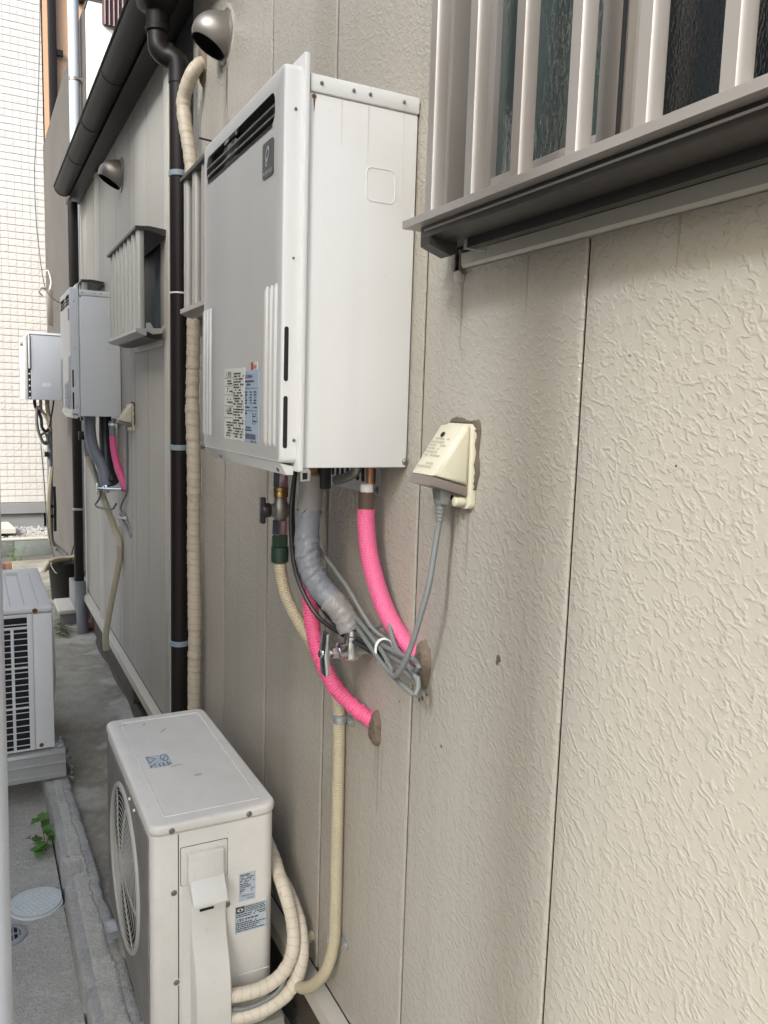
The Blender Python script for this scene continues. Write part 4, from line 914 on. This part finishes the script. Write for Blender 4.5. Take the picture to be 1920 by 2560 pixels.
# ------------------------------------------------------------------ left-hand air conditioner and its stand
la = thing('outdoor_unit', 'white outdoor unit at the left edge seen from its louvred end', 'air conditioner', (.1, 3.7, .17), 'outdoor air conditioner units')
LX0, LX1, LY0, LY1, LZ0, LZ1 = -.06, .2565, 3.30, 4.09, .172, .728
obj('body', B(LX0, LX1, LY0 + .004, LY1, LZ0, LZ1, bev=.014, seg=3), acw_m, la)
obj('lid', B(LX0 - .003, LX1 + .002, LY0 - .003, LY1 + .003, LZ1 + .001, .752, bev=.007, seg=3), acw_m, la)
bm = NB()
for x_ in (.03, .055, .11, .16, .21):
    tube(bm, [(x_, LY0 + .05, .752), (x_, LY1 - .12, .752)], .0022, n=5, curve=False)
obj('lid_groove', bm, labs_m, la)
bm = NB(); box(bm, .115, .165, 3.93, 4.0, .7515, .7528); obj('sticker', bm, labw_m, la)
obj('corner_panel', B(.186, LX1 - .001, LY0 - .003, LY0 + .02, LZ0 + .004, LZ1 - .004, bev=.004), acw_m, la)
bk = obj('end_grille', B(LX0 + .004, .172, LY0 + .0005, LY0 + .004, .182, .715), hole_m, la)
zr = [(.184, .349), (.357, .511), (.519, .668), (.678, .714)]
fr_ = NB(); cols = [(-.045, .004), (.012, .051), (.062, .107), (.118, .166)]
edges_x = [LX0 + .004, -.045, .004, .012, .051, .062, .107, .118, .166, .1855]
box(fr_, .166, .1855, LY0 - .003, LY0 + .0045, .176, .726, bev=.002)
for (xa, xb) in ((LX0 + .004, -.045), (.004, .012), (.051, .062), (.107, .118)): box(fr_, xa, xb, LY0 - .003, LY0 + .0045, .184, .668, bev=.0015)
for za, zb in ((.176, .184), (.349, .357), (.511, .519), (.668, .678), (.714, .726)): box(fr_, LX0 + .004, .1655, LY0 - .0034, LY0 + .0043, za, zb, bev=.0015)
obj('grille_frame', fr_, acw_m, la)
for zi, (za, zb) in enumerate(zr):
    nn = 1 if zi == 3 else 6
    for j in range(nn):
        zz = za + (zb - za) * (j + .6) / (nn + .2) if nn > 1 else .688
        obj('fin', B(LX0 + .004, .166, LY0 - .0012, LY0 + .003, zz - .0016, zz + .0016), acw_m, la)
bm = NB(); screw(bm, (.207, LY0 - .003, .192), 'y', .006); screw(bm, (.195, LY0 - .003, .738), 'y', .007); obj('screw', bm, rust_m, la)
bm = NB(); lathe(bm, (LX1 - .002, 3.66, .45), 'x', [(.245, 0), (.242, .012), (.20, .024), (.10, .026), (.02, .022)], 40); obj('fan_guard', bm, acw_m, la)
ls = thing('unit_stand', 'ridged aluminium stand under the white unit on the left', 'stand', (.1, 3.6, .06))
bm = NB(); prism(bm, [(3.268, .058), (3.262, .062), (3.262, .078), (3.270, .082), (3.272, .112), (3.266, .116), (3.266, .120), (3.274, .124), (3.276, .152), (3.272, .156), (3.276, .168), (3.36, .170), (3.36, .058)], 'x', -.15, .2925, bev=.0008); obj('rail', bm, alub_m, ls)
bm = NB(); prism(bm, [(4.0, .058), (4.0, .170), (4.09, .170), (4.09, .058)], 'x', -.15, .2925, bev=.001); obj('rail', bm, alub_m, ls)
bm = NB(); box(bm, .268, .29, 3.30, 3.34, .170, .180, bev=.002); lathe(bm, (.278, 3.32, 0), 'z', [(.008, .18), (.008, .19), (.004, .19), (.004, .205)], 6); obj('bolt', bm, galv_m, ls)

# ------------------------------------------------------------------ kerb, left slab fittings
rnd = random.Random(31)
def kerb(y0, y1, label, left, notch=None):
    """rough precast strip: chipped edges, paler exposed middle band"""
    n = max(8, int((y1 - y0) / .008)); bm = NB(); rings = []
    nz_ = lambda y, f, k: mnoise.noise(Vector((y * f, k, 3.7)))
    for i in range(n + 1):
        y = y0 + (y1 - y0) * i / n; j = lambda a_: rnd.uniform(-a_, a_)
        chip = max(0, nz_(y, 14, 1.3) - .28) * .020; chip2 = max(0, nz_(y, 11, 8.3) - .28) * .020
        xl = .2165 + .004 * math.sin(y * 5) + nz_(y, 40, 2) * .0022 + chip; xr = .3045 + (3.3 - y) * .020 + nz_(y, 35, 5) * .0028 - chip2
        if notch and notch[0] < y < notch[1]:
            f_ = math.sin(math.pi * (y - notch[0]) / (notch[1] - notch[0])); xl += .052 * min(1, f_ * 2.4) + j(.006)
        xa = .2165 + .028 + nz_(y, 9, 12) * .003 + j(.001); xb = xr - .030 + nz_(y, 8, 22) * .004 + j(.001); xa = max(xa, xl + .006)
        zt = .046 + nz_(y, 12, 30) * .003; r1 = lambda: j(.0022)
        prof = [(xl + .002, -.2), (xl - .001, zt - .035 + j(.003)), (xl, zt - .012), (xl + .003, zt - .003 + r1()), (xl + .010, zt + r1()), (xa - .003, zt + r1() - .001), (xa, zt - .0015), (xa + .003, zt + .0028 + r1()), (xa * .75 + xb * .25, zt + .003 + r1()), ((xa + xb) / 2, zt + .003 + r1()), (xa * .25 + xb * .75, zt + .003 + r1()), (xb - .003, zt + .0028 + r1()), (xb, zt - .0015), (xb + .003, zt + r1() - .001), (xr - .007, zt + r1()), (xr, zt - .007), (xr, -.2)]
        rings.append([bm.verts.new((p[0], y, p[1])) for p in prof])
    for i in range(n):
        for k in range(len(rings[0]) - 1):
            f = bm.faces.new((rings[i][k], rings[i][k + 1], rings[i + 1][k + 1], rings[i + 1][k])); f.material_index = 1 if 6 <= k <= 11 else 0
    bm.faces.new(rings[0]); bm.faces.new(rings[-1][::-1])
    return tag(obj('kerb_block', bm, [kerb_m, kerb2_m], smooth=60), label, 'kerb', 'kerb blocks between the pavements')
kerb(.4, 2.553, 'near kerb block beside the beige outdoor unit', 0)
kerb(2.556, 4.3, 'kerb block with broken out notch running under the aluminium stand', 0, (2.54, 2.68))
bm = NB()
for i in range(14):
    p = Vector((.222 + rnd.uniform(0, .035), 2.60 + rnd.uniform(-.05, .05), -.05 + rnd.uniform(0, .03))); s_ = rnd.uniform(.004, .012)
    bmesh.ops.create_icosphere(bm, subdivisions=1, radius=s_, matrix=Matrix.Translation(p) @ Matrix.Rotation(rnd.uniform(0, 3), 4, 'X'))
for i in range(150):
    side = rnd.random() < .5
    p = Vector((.66 - abs(rnd.gauss(0, .03)), rnd.uniform(2.3, 5.4), .001)) if side else Vector((.2145 - abs(rnd.gauss(0, .035)), rnd.uniform(1.7, 3.2), -.054))
    bmesh.ops.create_icosphere(bm, subdivisions=1, radius=rnd.uniform(.0015, .0048), matrix=Matrix.Translation(p) @ Matrix.Rotation(rnd.uniform(0, 3), 4, 'X'))
for i in range(40):
    p = Vector((.285 + rnd.uniform(0, .05), 3.35 + rnd.uniform(-.05, .35), .012 + rnd.uniform(0, .03))); s_ = rnd.uniform(.005, .014)
    bmesh.ops.create_icosphere(bm, subdivisions=1, radius=s_, matrix=Matrix.Translation(p))
o_ = obj('rubble', bm, kerb_m, smooth=0); tag(o_, 'loose concrete crumbs and grit in the kerb notch, by the stand and along the wall foot', 'rubble', kind='stuff')
mh = thing('inspection_cover', 'round white plastic inspection cover set in the lower pavement', 'inspection cover', (.135, 2.61, -.055))
def clipped(pts, xm=.2140): return [(min(p[0], xm), p[1]) for p in pts]
obj('ring', prism(NB(), clipped(circ(.137, 2.612, .084, 48)), 'z', -.056, -.049, bev=.0), lid_m, mh)
obj('groove', prism(NB(), clipped(circ(.137, 2.612, .0775, 48), .2132), 'z', -.0492, -.0484), dark_m, mh)
disc = obj('disc', prism(NB(), clipped(circ(.137, 2.612, .0765, 48), .2125), 'z', -.0486, -.0462, bev=.0), lid_m, mh)
bm = NB()
for i in range(11):
    for j in range(11):
        x_, y_ = .137 + (i - 5) * .0145 + (.007 if j % 2 else 0), 2.612 + (j - 5) * .0145
        if (x_ - .137) ** 2 + (y_ - 2.612) ** 2 < .068 ** 2 and x_ < .203: lathe(bm, (x_, y_, -.0463), 'z', [(.0062, 0), (.0056, .0012), (.003, .0014)], 7)
obj('tread_studs', bm, lid_m, disc)
dg_ = thing('floor_drain', 'small round grated floor drain beside the white cover', 'drain', (.052, 2.47, -.055))
bm = NB(); lathe(bm, (.050, 2.475, -.056), 'z', [(.036, .008), (.040, .009), (.053, .006), (.054, 0)], 32, cap=False); obj('ring', bm, galv_m, dg_)
obj('well', prism(NB(), circ(.050, 2.475, .037, 24), 'z', -.056, -.053), hole_m, dg_)
bm = NB()
for i in range(-2, 3): box(bm, .050 + i * .014 - .0022, .050 + i * .014 + .0022, 2.475 - math.sqrt(.036 ** 2 - (i * .014) ** 2), 2.475 + math.sqrt(.036 ** 2 - (i * .014) ** 2), -.052, -.0482)
box(bm, .015, .085, 2.4725, 2.4775, -.0519, -.0485); obj('grate', bm, galv_m, dg_)
# plants
def leaf(bm, base, d, up, ln, wd, lobes=False):
    d, up = Vector(d).normalized(), Vector(up).normalized(); sd_ = d.cross(up).normalized(); up = sd_.cross(d)
    prof = [(0, .02), (.15, .55), (.35, .95), (.55, 1.0), (.75, .75), (.9, .45), (1, .03)]
    mid = []; l_ = []; r_ = []
    for t_, w_ in prof:
        k = w_ * (1 + (.25 * math.sin(t_ * 14) if lobes else 0)); c_ = Vector(base) + d * ln * t_ - up * ln * .25 * t_ * t_
        mid.append(bm.verts.new(c_)); l_.append(bm.verts.new(c_ + sd_ * wd * k * .5 + up * wd * .12 * k)); r_.append(bm.verts.new(c_ - sd_ * wd * k * .5 + up * wd * .12 * k))
    for i in range(len(prof) - 1):
        bm.faces.new((mid[i], mid[i + 1], l_[i + 1], l_[i])); bm.faces.new((r_[i], r_[i + 1], mid[i + 1], mid[i]))
def weed(root, label, stems, M, name='weed', cat='plant'):
    t = thing(name, label, cat, root)
    for (pts, leaves) in stems:
        obj('stem', T(pts, .0018, n=5), stem_m, t)
        for (b_, d_, ln, wd) in leaves:
            bm = NB(); leaf(bm, b_, d_, (0, -.25, 1), ln, wd, True); obj('leaf', bm, M, t, smooth=80)
    return t
rw = Vector((.190, 2.93, -.055)); st = []
rnd = random.Random(9)
for tipx, tipy, tipz, nl in ((.172, 2.96, .075, 5), (.205, 2.90, .035, 4), (.135, 2.92, .01, 4), (.165, 2.86, .0, 4)):
    tip = Vector((tipx, tipy, tipz)); mid = (rw + tip) / 2 + Vector((0, 0, .015)); lv = []
    for i in range(nl):
        f_ = .5 + .5 * i / (nl - 1); b_ = rw.lerp(tip, f_); an = rnd.uniform(-2.2, 2.2) + (math.pi if i % 2 else 0)
        lv.append((tuple(b_), (math.cos(an), math.sin(an) * .8, rnd.uniform(-.1, .45)), rnd.uniform(.030, .046), rnd.uniform(.026, .038)))
    st.append(([tuple(rw), tuple(mid), tuple(tip)], lv))
weed(tuple(rw), 'bright green broad leaved weed growing from the kerb base on the left', st, leaf_m)
rw = Vector((.53, 5.55, 0)); st = []
for i in range(9):
    an = rnd.uniform(.1, 3.1) + 1.2; tip = rw + Vector((math.cos(an) * .09, math.sin(an) * .09, rnd.uniform(.02, .10))); lv = []
    for k in range(6):
        b_ = rw.lerp(tip, .3 + .12 * k); a2 = an + (1 if k % 2 else -1); lv.append((tuple(b_), (math.cos(a2), math.sin(a2), .3), .035, .014))
    st.append(([tuple(rw), tuple((rw + tip) / 2 + Vector((0, 0, .02))), tuple(tip)], lv))
weed(tuple(rw), 'small yellowish fern growing beside the grey downpipe boot', st, leafd_m, 'fern', 'fern')

# left foreground post
po = thing('metal_post', 'blurred pale galvanised post along the left edge of the picture', 'post', (0, 1.2, -.055))
obj('tube', T([(-.004, 1.2, -.055), (.003, 1.2, 1.1), (.009, 1.2, 3.2)], .0275, n=28, curve=False), zinc_m, po)
obj('shadow_post', T([(-.095, .39, -.055), (-.095, .39, 2.52)], .052, n=24, curve=False), zinc_m, po)  # unseen post added to cast the soft shadow band on the siding
obj('top_rail', T([(-.095, .36, 2.50), (.006, 1.23, 2.50)], .024, n=16, curve=False), zinc_m, po)  # unseen rail added to join the shadow-casting post to the visible one
obj('base_collar', Lt((-.004, 1.2, -.055), 'z', [(.06, 0), (.06, .008), (.032, .012), (.032, .03)], 24), zinc_m, po)

# ------------------------------------------------------------------ things on the ground at the far end
bk_ = thing('bucket', 'black plastic bucket by the grey wall at the alley end', 'bucket', (.60, 6.62, 0))
obj('shell', Lt((.60, 6.62, 0), 'z', [(.085, 0), (.105, .27), (.112, .28), (.112, .292), (.10, .29), (.082, .02)], 22, cap=False), bucket_m, bk_)
obj('bottom', Lt((.60, 6.62, 0), 'z', [(.083, .004), (.083, .02)], 22), bucket_m, bk_)
hb = thing('hollow_block', 'grey hollow concrete block standing beside the far downpipe', 'concrete block', (.66, 6.0, .02))
bm = NB(); X0, X1, Y0_, Y1_ = .600, .715, 5.82, 6.17
box(bm, X0, X0 + .025, Y0_, Y1_, .02, .26, bev=.003); box(bm, X1 - .025, X1, Y0_, Y1_, .02, .26, bev=.003)
for i in range(4):
    yb = Y0_ + (Y1_ - Y0_ - .028) * i / 3; box(bm, X0 + .02, X1 - .02, yb, yb + .028, .021, .259)
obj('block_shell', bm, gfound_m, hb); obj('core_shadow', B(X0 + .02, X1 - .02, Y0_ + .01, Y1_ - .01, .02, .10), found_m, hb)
tag(obj('flat_stone', B(.492, .607, 5.80, 6.18, .078, .108, bev=.006), pale_m), 'flat pale concrete slab lying on a brick near the alley end', 'slab')
tag(obj('support_block', B(.500, .61, 5.815, 6.16, 0, .0775, bev=.004), block_m), 'dark grey block under the flat pale slab', 'concrete block')
bm = NB(); bmesh.ops.create_icosphere(bm, subdivisions=3, radius=.05, matrix=Matrix.Translation((.668, 5.68, .02)) @ Matrix.Diagonal((1.1, 1.6, .8, 1)))
for v in bm.verts: v.co += Vector((rnd.uniform(-1, 1), rnd.uniform(-1, 1), rnd.uniform(-1, 1))) * .007
tag(obj('rag', bm, red_m), 'faded pink rag crumpled behind the grey downpipe boot', 'rag')
cd_ = thing('cream_conduits', 'bundle of cream flexible conduits lying across the alley end', 'conduits', (.6, 6.5, .34))
for i in range(5):
    dz = i * .011; dy = i * .02
    obj('conduit', T([(.84, 6.42 + dy, .36 - dz), (.72, 6.46 + dy, .362 - dz * .8), (.62, 6.5 + dy, .35 - dz), (.54, 6.5 + dy * 1.5, .345 - dz * 1.6), (.49 - i * .008, 6.5 + dy, .325 - dz * 2)], .0115, n=8, step=.03), hose_m, cd_)
obj('tie', T([(.515, 6.5, .345), (.505, 6.49, .30), (.53, 6.48, .245), (.545, 6.48, .235)], .004, n=6), tie_m, cd_)

# ------------------------------------------------------------------ grey rendered building beyond the house
nbd = thing('concrete_building', 'grey rendered building with white painted end beyond the house', 'building', (1.4, 7.7, 0))
obj('side_wall', B(.75, .95, 6.004, 9.47, -.3, 4.17), nconc_m, nbd)
obj('end_wall', B(.753, 3.2, 5.86, 6.0, -.3, 4.12, bev=.004), nwhite_m, nbd)
obj('rear_block', B(.952, 3.2, 6.004, 9.46, -.3, 4.1), nconc_m, nbd)
obj('coping', B(.745, 3.2, 5.858, 6.0, 4.121, 4.135), nconc_m, nbd)
lv_ = thing('louvre_panel', 'dark brown slatted louvre panel hanging over the white end wall', 'louvre', (.95, 5.83, 4.1))
obj('backing', B(.838, 1.3, 5.838, 5.856, 3.99, 5.2), louv_m, lv_)
for i in range(12): obj('slat', prism(NB(), [(.842 + i * .028, 5.837), (.848 + i * .028, 5.822), (.856 + i * .028, 5.822), (.862 + i * .028, 5.837)], 'z', 3.985, 5.2), louv_m, lv_)
for i in range(12): obj('slat_edge', B(.849 + i * .028, .8545 + i * .028, 5.8195, 5.8215, 3.985, 5.2), louvp_m, lv_)
pv = thing('grey_pipe', 'pale grey pvc pipe rising in front of the grey building', 'pipe', (.70, 6.2, .5))
obj('pipe', Lt((.700, 6.2, 0), 'z', [(.036, .3), (.036, 6.5)], 20), pvc_m, pv)
bm = NB(); lathe(bm, (.700, 6.2, 3.735), 'z', [(.0365, -.012), (.039, -.011), (.039, .011), (.0365, .012)], 20); box(bm, .738, .752, 6.18, 6.22, 3.722, 3.75); box(bm, .70, .80, 6.157, 6.161, 3.730, 3.738); obj('pipe_clip', bm, bronze_m, pv)
pb = thing('peach_building', 'peach painted building rising behind the grey wall', 'building', (2, 11, 0))
obj('facade', B(.842, 4.8, 10.34, 13, -.3, 10), peach_m, pb)
obj('dark_pipe', B(.892, .978, 10.26, 10.338, 2.0, 9.9, bev=.01), brown_m, pb)
obj('pipe_arm', B(.978, 1.045, 10.27, 10.31, 5.40, 5.46), brown_m, pb)
obj('window_head', B(1.19, 2.4, 10.24, 10.338, 6.03, 6.3), brown_m, pb)

# ------------------------------------------------------------------ ivory tiled house at the end
tb = thing('tiled_house', 'ivory tiled house facing the end of the alley', 'house', (0, 10.4, 0))
TY = 10.35
obj('wall_core', B(-5, .828, TY + .012, 14, .329, 9), grout_m, tb)
obj('foundation', B(-5, .74, TY + .03, 14, -.3, .19), gfound_m, tb)
obj('drip_ledge', prism(NB(), [(TY - .015, .200), (TY - .02, .322), (TY + .03, .328), (TY + .03, .192)], 'x', -5, .765), gfound_m, tb)
TW, TH = .079, .0775
protos = []
rnd = random.Random(14)
def tile_bm():
    bm = NB(); w_, h_ = TW - .0025, TH - .007
    n = 3; g = [[bm.verts.new((w_ * (i / n - .5), -(.010 + (rnd.uniform(0, .003) if 0 < i < n and 0 < j < n else rnd.uniform(0, .0015))), h_ * (j / n - .5))) for j in range(n + 1)] for i in range(n + 1)]
    bk2 = [bm.verts.new((w_ * a_, .004, h_ * b_)) for a_, b_ in ((-.5, -.5), (.5, -.5), (.5, .5), (-.5, .5))]
    for i in range(n):
        for j in range(n): bm.faces.new((g[i][j], g[i + 1][j], g[i + 1][j + 1], g[i][j + 1]))
    rim_ = [g[i][0] for i in range(n + 1)]; bm.faces.new(rim_ + [bk2[1], bk2[0]])
    rim_ = [g[n][j] for j in range(n + 1)]; bm.faces.new(rim_ + [bk2[2], bk2[1]])
    rim_ = [g[i][n] for i in range(n, -1, -1)]; bm.faces.new(rim_ + [bk2[3], bk2[2]])
    rim_ = [g[0][j] for j in range(n, -1, -1)]; bm.faces.new(rim_ + [bk2[0], bk2[3]])
    return bm
for _ in range(8):
    b_ = tile_bm(); bmesh.ops.recalc_face_normals(b_, faces=b_.faces); me = bpy.data.meshes.new('tile'); b_.to_mesh(me); b_.free(); me.materials.append(tile_m); protos.append(me)
rest = NB(); cnt = 0
for row in range(108):
    for c_ in range(13):
        x_, z_ = .828 - TW * (c_ + .5), .330 + TH * (row + .5)
        me = rnd.choice(protos)
        if c_ < 6 and 0 <= row < 50:
            t_ = bpy.data.objects.new('tile', me); COL.objects.link(t_); t_.parent = tb; t_.location = Vector((x_, TY + .008, z_)) - Vector(tb.location); cnt += 1
        else:
            k0 = len(rest.verts); rest.from_mesh(me); rest.verts.ensure_lookup_table()
            for v in rest.verts[k0:]: v.co += Vector((x_, TY + .008, z_))
ro = obj('tile_field', rest, tile_m, tb, smooth=0); ro['kind'] = 'stuff'
bw_ = thing('block_wall', 'low greenish block wall holding the gravel strip', 'wall', (0, 9.5, -.15))
for i in range(6): obj('block', B(.765 - .40 * (i + 1) + .004, .765 - .40 * i, 9.43, 9.54, -.16, .022, bev=.003), block_m, bw_)
obj('coping', B(-2, .765, 9.425, 9.545, .023, .040, bev=.003), pale_m, bw_)
grav = NB(); rnd = random.Random(77); box(grav, -2, .764, 9.545, TY + .03, -.2, .0)
for i in range(900):
    p = Vector((.76 - rnd.random() ** 1 * .62, 9.56 + rnd.random() * .80, .0 + rnd.uniform(0, .03)))
    bmesh.ops.create_icosphere(grav, subdivisions=1, radius=rnd.uniform(.012, .026), matrix=Matrix.Translation(p) @ Matrix.Rotation(rnd.uniform(0, 3), 4, 'X') @ Matrix.Diagonal((1, 1.2, .6, 1)))
g_ = obj('gravel', grav, stone_m, smooth=30); tag(g_, 'bed of whitish stones in front of the tiled house', 'gravel', kind='stuff')
be = thing('brick_edging', 'row of red bricks edging the yard in front of the low wall', 'brick edging', (.3, 8.9, -.15))
for i in range(9): obj('brick', B(.80 - .11 * (i + 1) + .005, .80 - .11 * i, 8.70, 8.80, -.16, -.085 + rnd.uniform(-.004, .004), bev=.004), brick_m, be)
tag(obj('step_slab', prism(NB(), [(-.4, 9.62), (.395, 9.62), (.34, 10.2), (-.4, 10.2)], 'z', .075, .125), pale_m), 'pale flat slab on the gravel beside the tiled house', 'slab')
rw = Vector((.36, 8.62, -.15)); st = []
for i in range(7):
    an = rnd.uniform(0, 6.28); tip = rw + Vector((math.cos(an) * .09, math.sin(an) * .08, rnd.uniform(.12, .28))); lv = []
    for k in range(4): lv.append((tuple(rw.lerp(tip, .4 + .2 * k)), (math.cos(an + k * 2), math.sin(an + k * 2), .4), .05, .022))
    st.append(([tuple(rw), tuple((rw + tip) / 2), tuple(tip)], lv))
weed(tuple(rw), 'leafy green weed by the red brick edging at the alley end', st, leaf_m)

# utility box with its conduits on the grey wall, wires
ub = thing('utility_box', 'pale grey metal equipment box with cables below on the distant grey wall', 'utility box', (.55, 6.9, 1.53))
obj('body', B(.412, .750, 6.72, 7.32, 1.545, 2.035, bev=.004), boxg_m, ub)
obj('top_cap', B(.402, .750, 6.715, 7.33, 2.036, 2.052, bev=.002), acw_m, ub)
obj('door', B(.365, .392, 6.75, 7.35, 1.545, 2.02, bev=.004), ac_m, ub)
obj('door_gap', B(.392, .412, 6.73, 7.33, 1.55, 2.03), black_m, ub)
obj('hinge_strip', B(.396, .408, 6.712, 6.729, 1.78, 2.03, bev=.002), acw_m, ub)
for i in range(5): obj('rivet', Lt((.402, 6.73, 1.56 + i * .045), 'y', [(.007, 0), (.005, -.006)], 8), tie_m, ub)
obj('latch', Lt((.360, 6.80, 1.965), 'x', [(.018, .005), (.02, -.004), (.012, -.016)], 10), bronze_m, ub)
bm = NB(); prism(bm, rrect(.49, .555, 1.645, 1.675, .012, 4), 'y', 6.7185, 6.7202); obj('sticker', bm, labs_m, ub)
for pts_, r_, M_ in (([(.44, 6.85, 1.55), (.445, 6.85, 1.49), (.465, 6.85, 1.46), (.485, 6.85, 1.40), (.49, 6.85, 1.33), (.52, 6.86, 1.30), (.548, 6.88, 1.33)], .012, corddk_m),
                     ([(.485, 6.85, 1.55), (.485, 6.85, 1.47), (.52, 6.86, 1.42), (.545, 6.88, 1.34)], .012, tape_m),
                     ([(.53, 6.85, 1.55), (.535, 6.85, 1.46), (.55, 6.87, 1.38), (.545, 6.88, 1.30)], .016, tape_m),
                     ([(.46, 6.84, 1.50), (.452, 6.84, 1.40), (.462, 6.84, 1.30), (.49, 6.84, 1.225), (.52, 6.86, 1.20), (.53, 6.88, 1.24), (.51, 6.87, 1.29), (.48, 6.86, 1.27), (.49, 6.85, 1.215), (.53, 6.86, 1.22)], .011, cast_m),
                     ([(.60, 6.85, 1.78), (.585, 6.84, 1.60), (.565, 6.84, 1.45), (.54, 6.85, 1.33)], .006, corddk_m)):
    obj('cable', T(pts_, r_, n=8, step=.02), M_, ub)
vc = thing('vertical_conduit', 'dark vertical conduit with cream hoses below the utility box', 'conduit', (.55, 6.9, .3))
obj('dark_pipe', T([(.548, 6.9, 1.32), (.545, 6.9, 1.0), (.541, 6.9, .62), (.540, 6.9, .44), (.56, 6.88, .385), (.62, 6.84, .33), (.66, 6.8, .29)], .021, n=12, step=.03), greyp_m, vc)
obj('dark_pipe', T([(.572, 6.88, .86), (.575, 6.88, .70), (.572, 6.88, .50)], .011, n=8, curve=False), corddk_m, vc)
obj('junction', B(.505, .535, 6.86, 6.90, 1.10, 1.14, bev=.003), black_m, vc)
for i in range(3): obj('cream_hose', T([(.548 + i * .006, 6.86, 1.02), (.528 + i * .006, 6.85, .85), (.516 + i * .007, 6.85, .66), (.520 + i * .007, 6.85, .48), (.55, 6.85, .375), (.575, 6.84, .36)], .0095, n=8, step=.03), hose_m, vc)
for i in range(2): obj('sleeve', Lt((.545, 6.9, .62 + .08 * i), 'z', [(.0215, -.012), (.0235, -.010), (.0235, .010), (.0215, .012)], 12), corddk_m, vc)
tag(obj('hanging_wire', T([(.61, 7.5, 5.2), (.58, 7.5, 4.292), (.542, 7.5, 3.664), (.524, 7.5, 3.409), (.526, 7.5, 3.1), (.539, 7.5, 2.868), (.582, 7.5, 2.50), (.66, 7.55, 2.40), (.75, 7.6, 2.36)], .0045, n=6, step=.04), cord_m), 'thin wire hanging down in front of the ivory tiled house', 'wire')
tag(obj('drop_wire', T([(.475, 6.8, 1.20), (.49, 6.8, .95), (.505, 6.8, .62), (.53, 6.8, .40), (.56, 6.8, .28)], .0045, n=6, step=.04), cord_m), 'thin wire dropping from the cable coil under the utility box', 'wire')
tag(obj('looped_wire', T([(.748, 6.45, .95), (.735, 6.45, .75), (.70, 6.45, .55), (.66, 6.5, .40), (.645, 6.5, .30)], .0045, n=6, step=.04), corddk_m), 'dark wire curving down the grey wall behind the far downpipe', 'wire')
wb = thing('wall_anchor', 'rusty metal anchor plate with hook at the edge of the grey wall', 'bracket', (.74, 8.9, 2.3))
obj('plate', B(.70, .752, 8.75, 8.80, 2.28, 2.62, bev=.004), bronze_m, wb)
obj('hook', T([(.72, 8.77, 2.60), (.66, 8.77, 2.64), (.63, 8.77, 2.60), (.66, 8.77, 2.56)], .008, n=8), cast_m, wb)
obj('eye', T([(.72, 8.7, 2.62), (.735, 8.7, 2.70), (.71, 8.7, 2.80), (.69, 8.7, 2.79)], .007, n=8), tie_m, wb)

# small marks on the house wall
rnd = random.Random(44)
def drip(y, z, w_, h_, M=None):
    n = 10; lf, rg = [], []
    for i in range(n + 1):
        t_ = i / n; ww = w_ * (1 - t_ ** 1.6) * rnd.uniform(.75, 1.1) + .0004
        lf.append((y + ww * .5 + rnd.uniform(-.0006, .0006), z - h_ * t_)); rg.append((y - ww * .5 + rnd.uniform(-.0006, .0006), z - h_ * t_))
    obj('drip_stain', prism(NB(), lf + rg[::-1], 'x', WX - .0005, WX + .0002), M or drip_m, house)
for y_, z_, w_, h_ in ((1.06, 1.404, .010, .085), (1.045, 1.404, .006, .05), (1.018, 1.404, .008, .11), (1.292, .915, .008, .14), (1.306, .918, .005, .09), (1.275, .93, .004, .10), (1.14, 1.08, .006, .10), (1.122, 1.09, .004, .06), (2.36, 2.50, .02, .16), (2.375, 2.50, .01, .22), (2.60, 2.53, .012, .12), (1.062, 1.745, .006, .10), (.64, 1.763, .003, .06), (.90, 1.763, .004, .09)):
    drip(y_, z_, w_, h_)
for (x_, z_, w_, h_, M_) in ((.4835, 2.020, .003, .018, rust_m), (.5765, 2.0275, .003, .09, dust_m), (.640, 2.0275, .002, .14, dust_m), (.530, 2.0275, .0018, .07, dust_m)):
    pts = [(x_ - w_ / 2, z_), (x_ + w_ / 2, z_), (x_ + w_ * .35, z_ - h_ * .5), (x_ + .0003, z_ - h_), (x_ - .0003, z_ - h_), (x_ - w_ * .3, z_ - h_ * .45)]
    obj('drip_stain', prism(NB(), pts, 'y', 1.2131, 1.2138), M_, heater)
for (y_, z_, s_) in ((.922, 1.197, .006), (.925, 1.19, .004), (1.068, 1.005, .003), (1.215, 1.03, .002), (.62, 1.50, .0016), (.70, 1.62, .0014), (1.135, 1.064, .005), (1.12, 1.075, .003), (1.145, 1.058, .004)):
    obj('wall_scuff', lathe(NB(), (WX + .0002, y_, z_), 'x', [(s_, -.0004), (s_ * .7, -.0012), (s_ * .3, -.0014)], 7), dirt_m, house)

# ------------------------------------------------------------------ unseen neighbouring wall on the left, placed and sized to block light
nw = NB(); box(nw, -6, NA[0], NA[1], 2.6, -.3, NA[2]); box(nw, -6, NBX[0], 3.0, NBX[1], -.3, NBX[2])
o_ = obj('unseen_neighbour_wall', nw, nb_m, smooth=0); o_['kind'] = 'structure'
print('objects', len(bpy.data.objects), 'tiles', cnt, 'tris', sum(len(m_.polygons) for m_ in bpy.data.meshes))
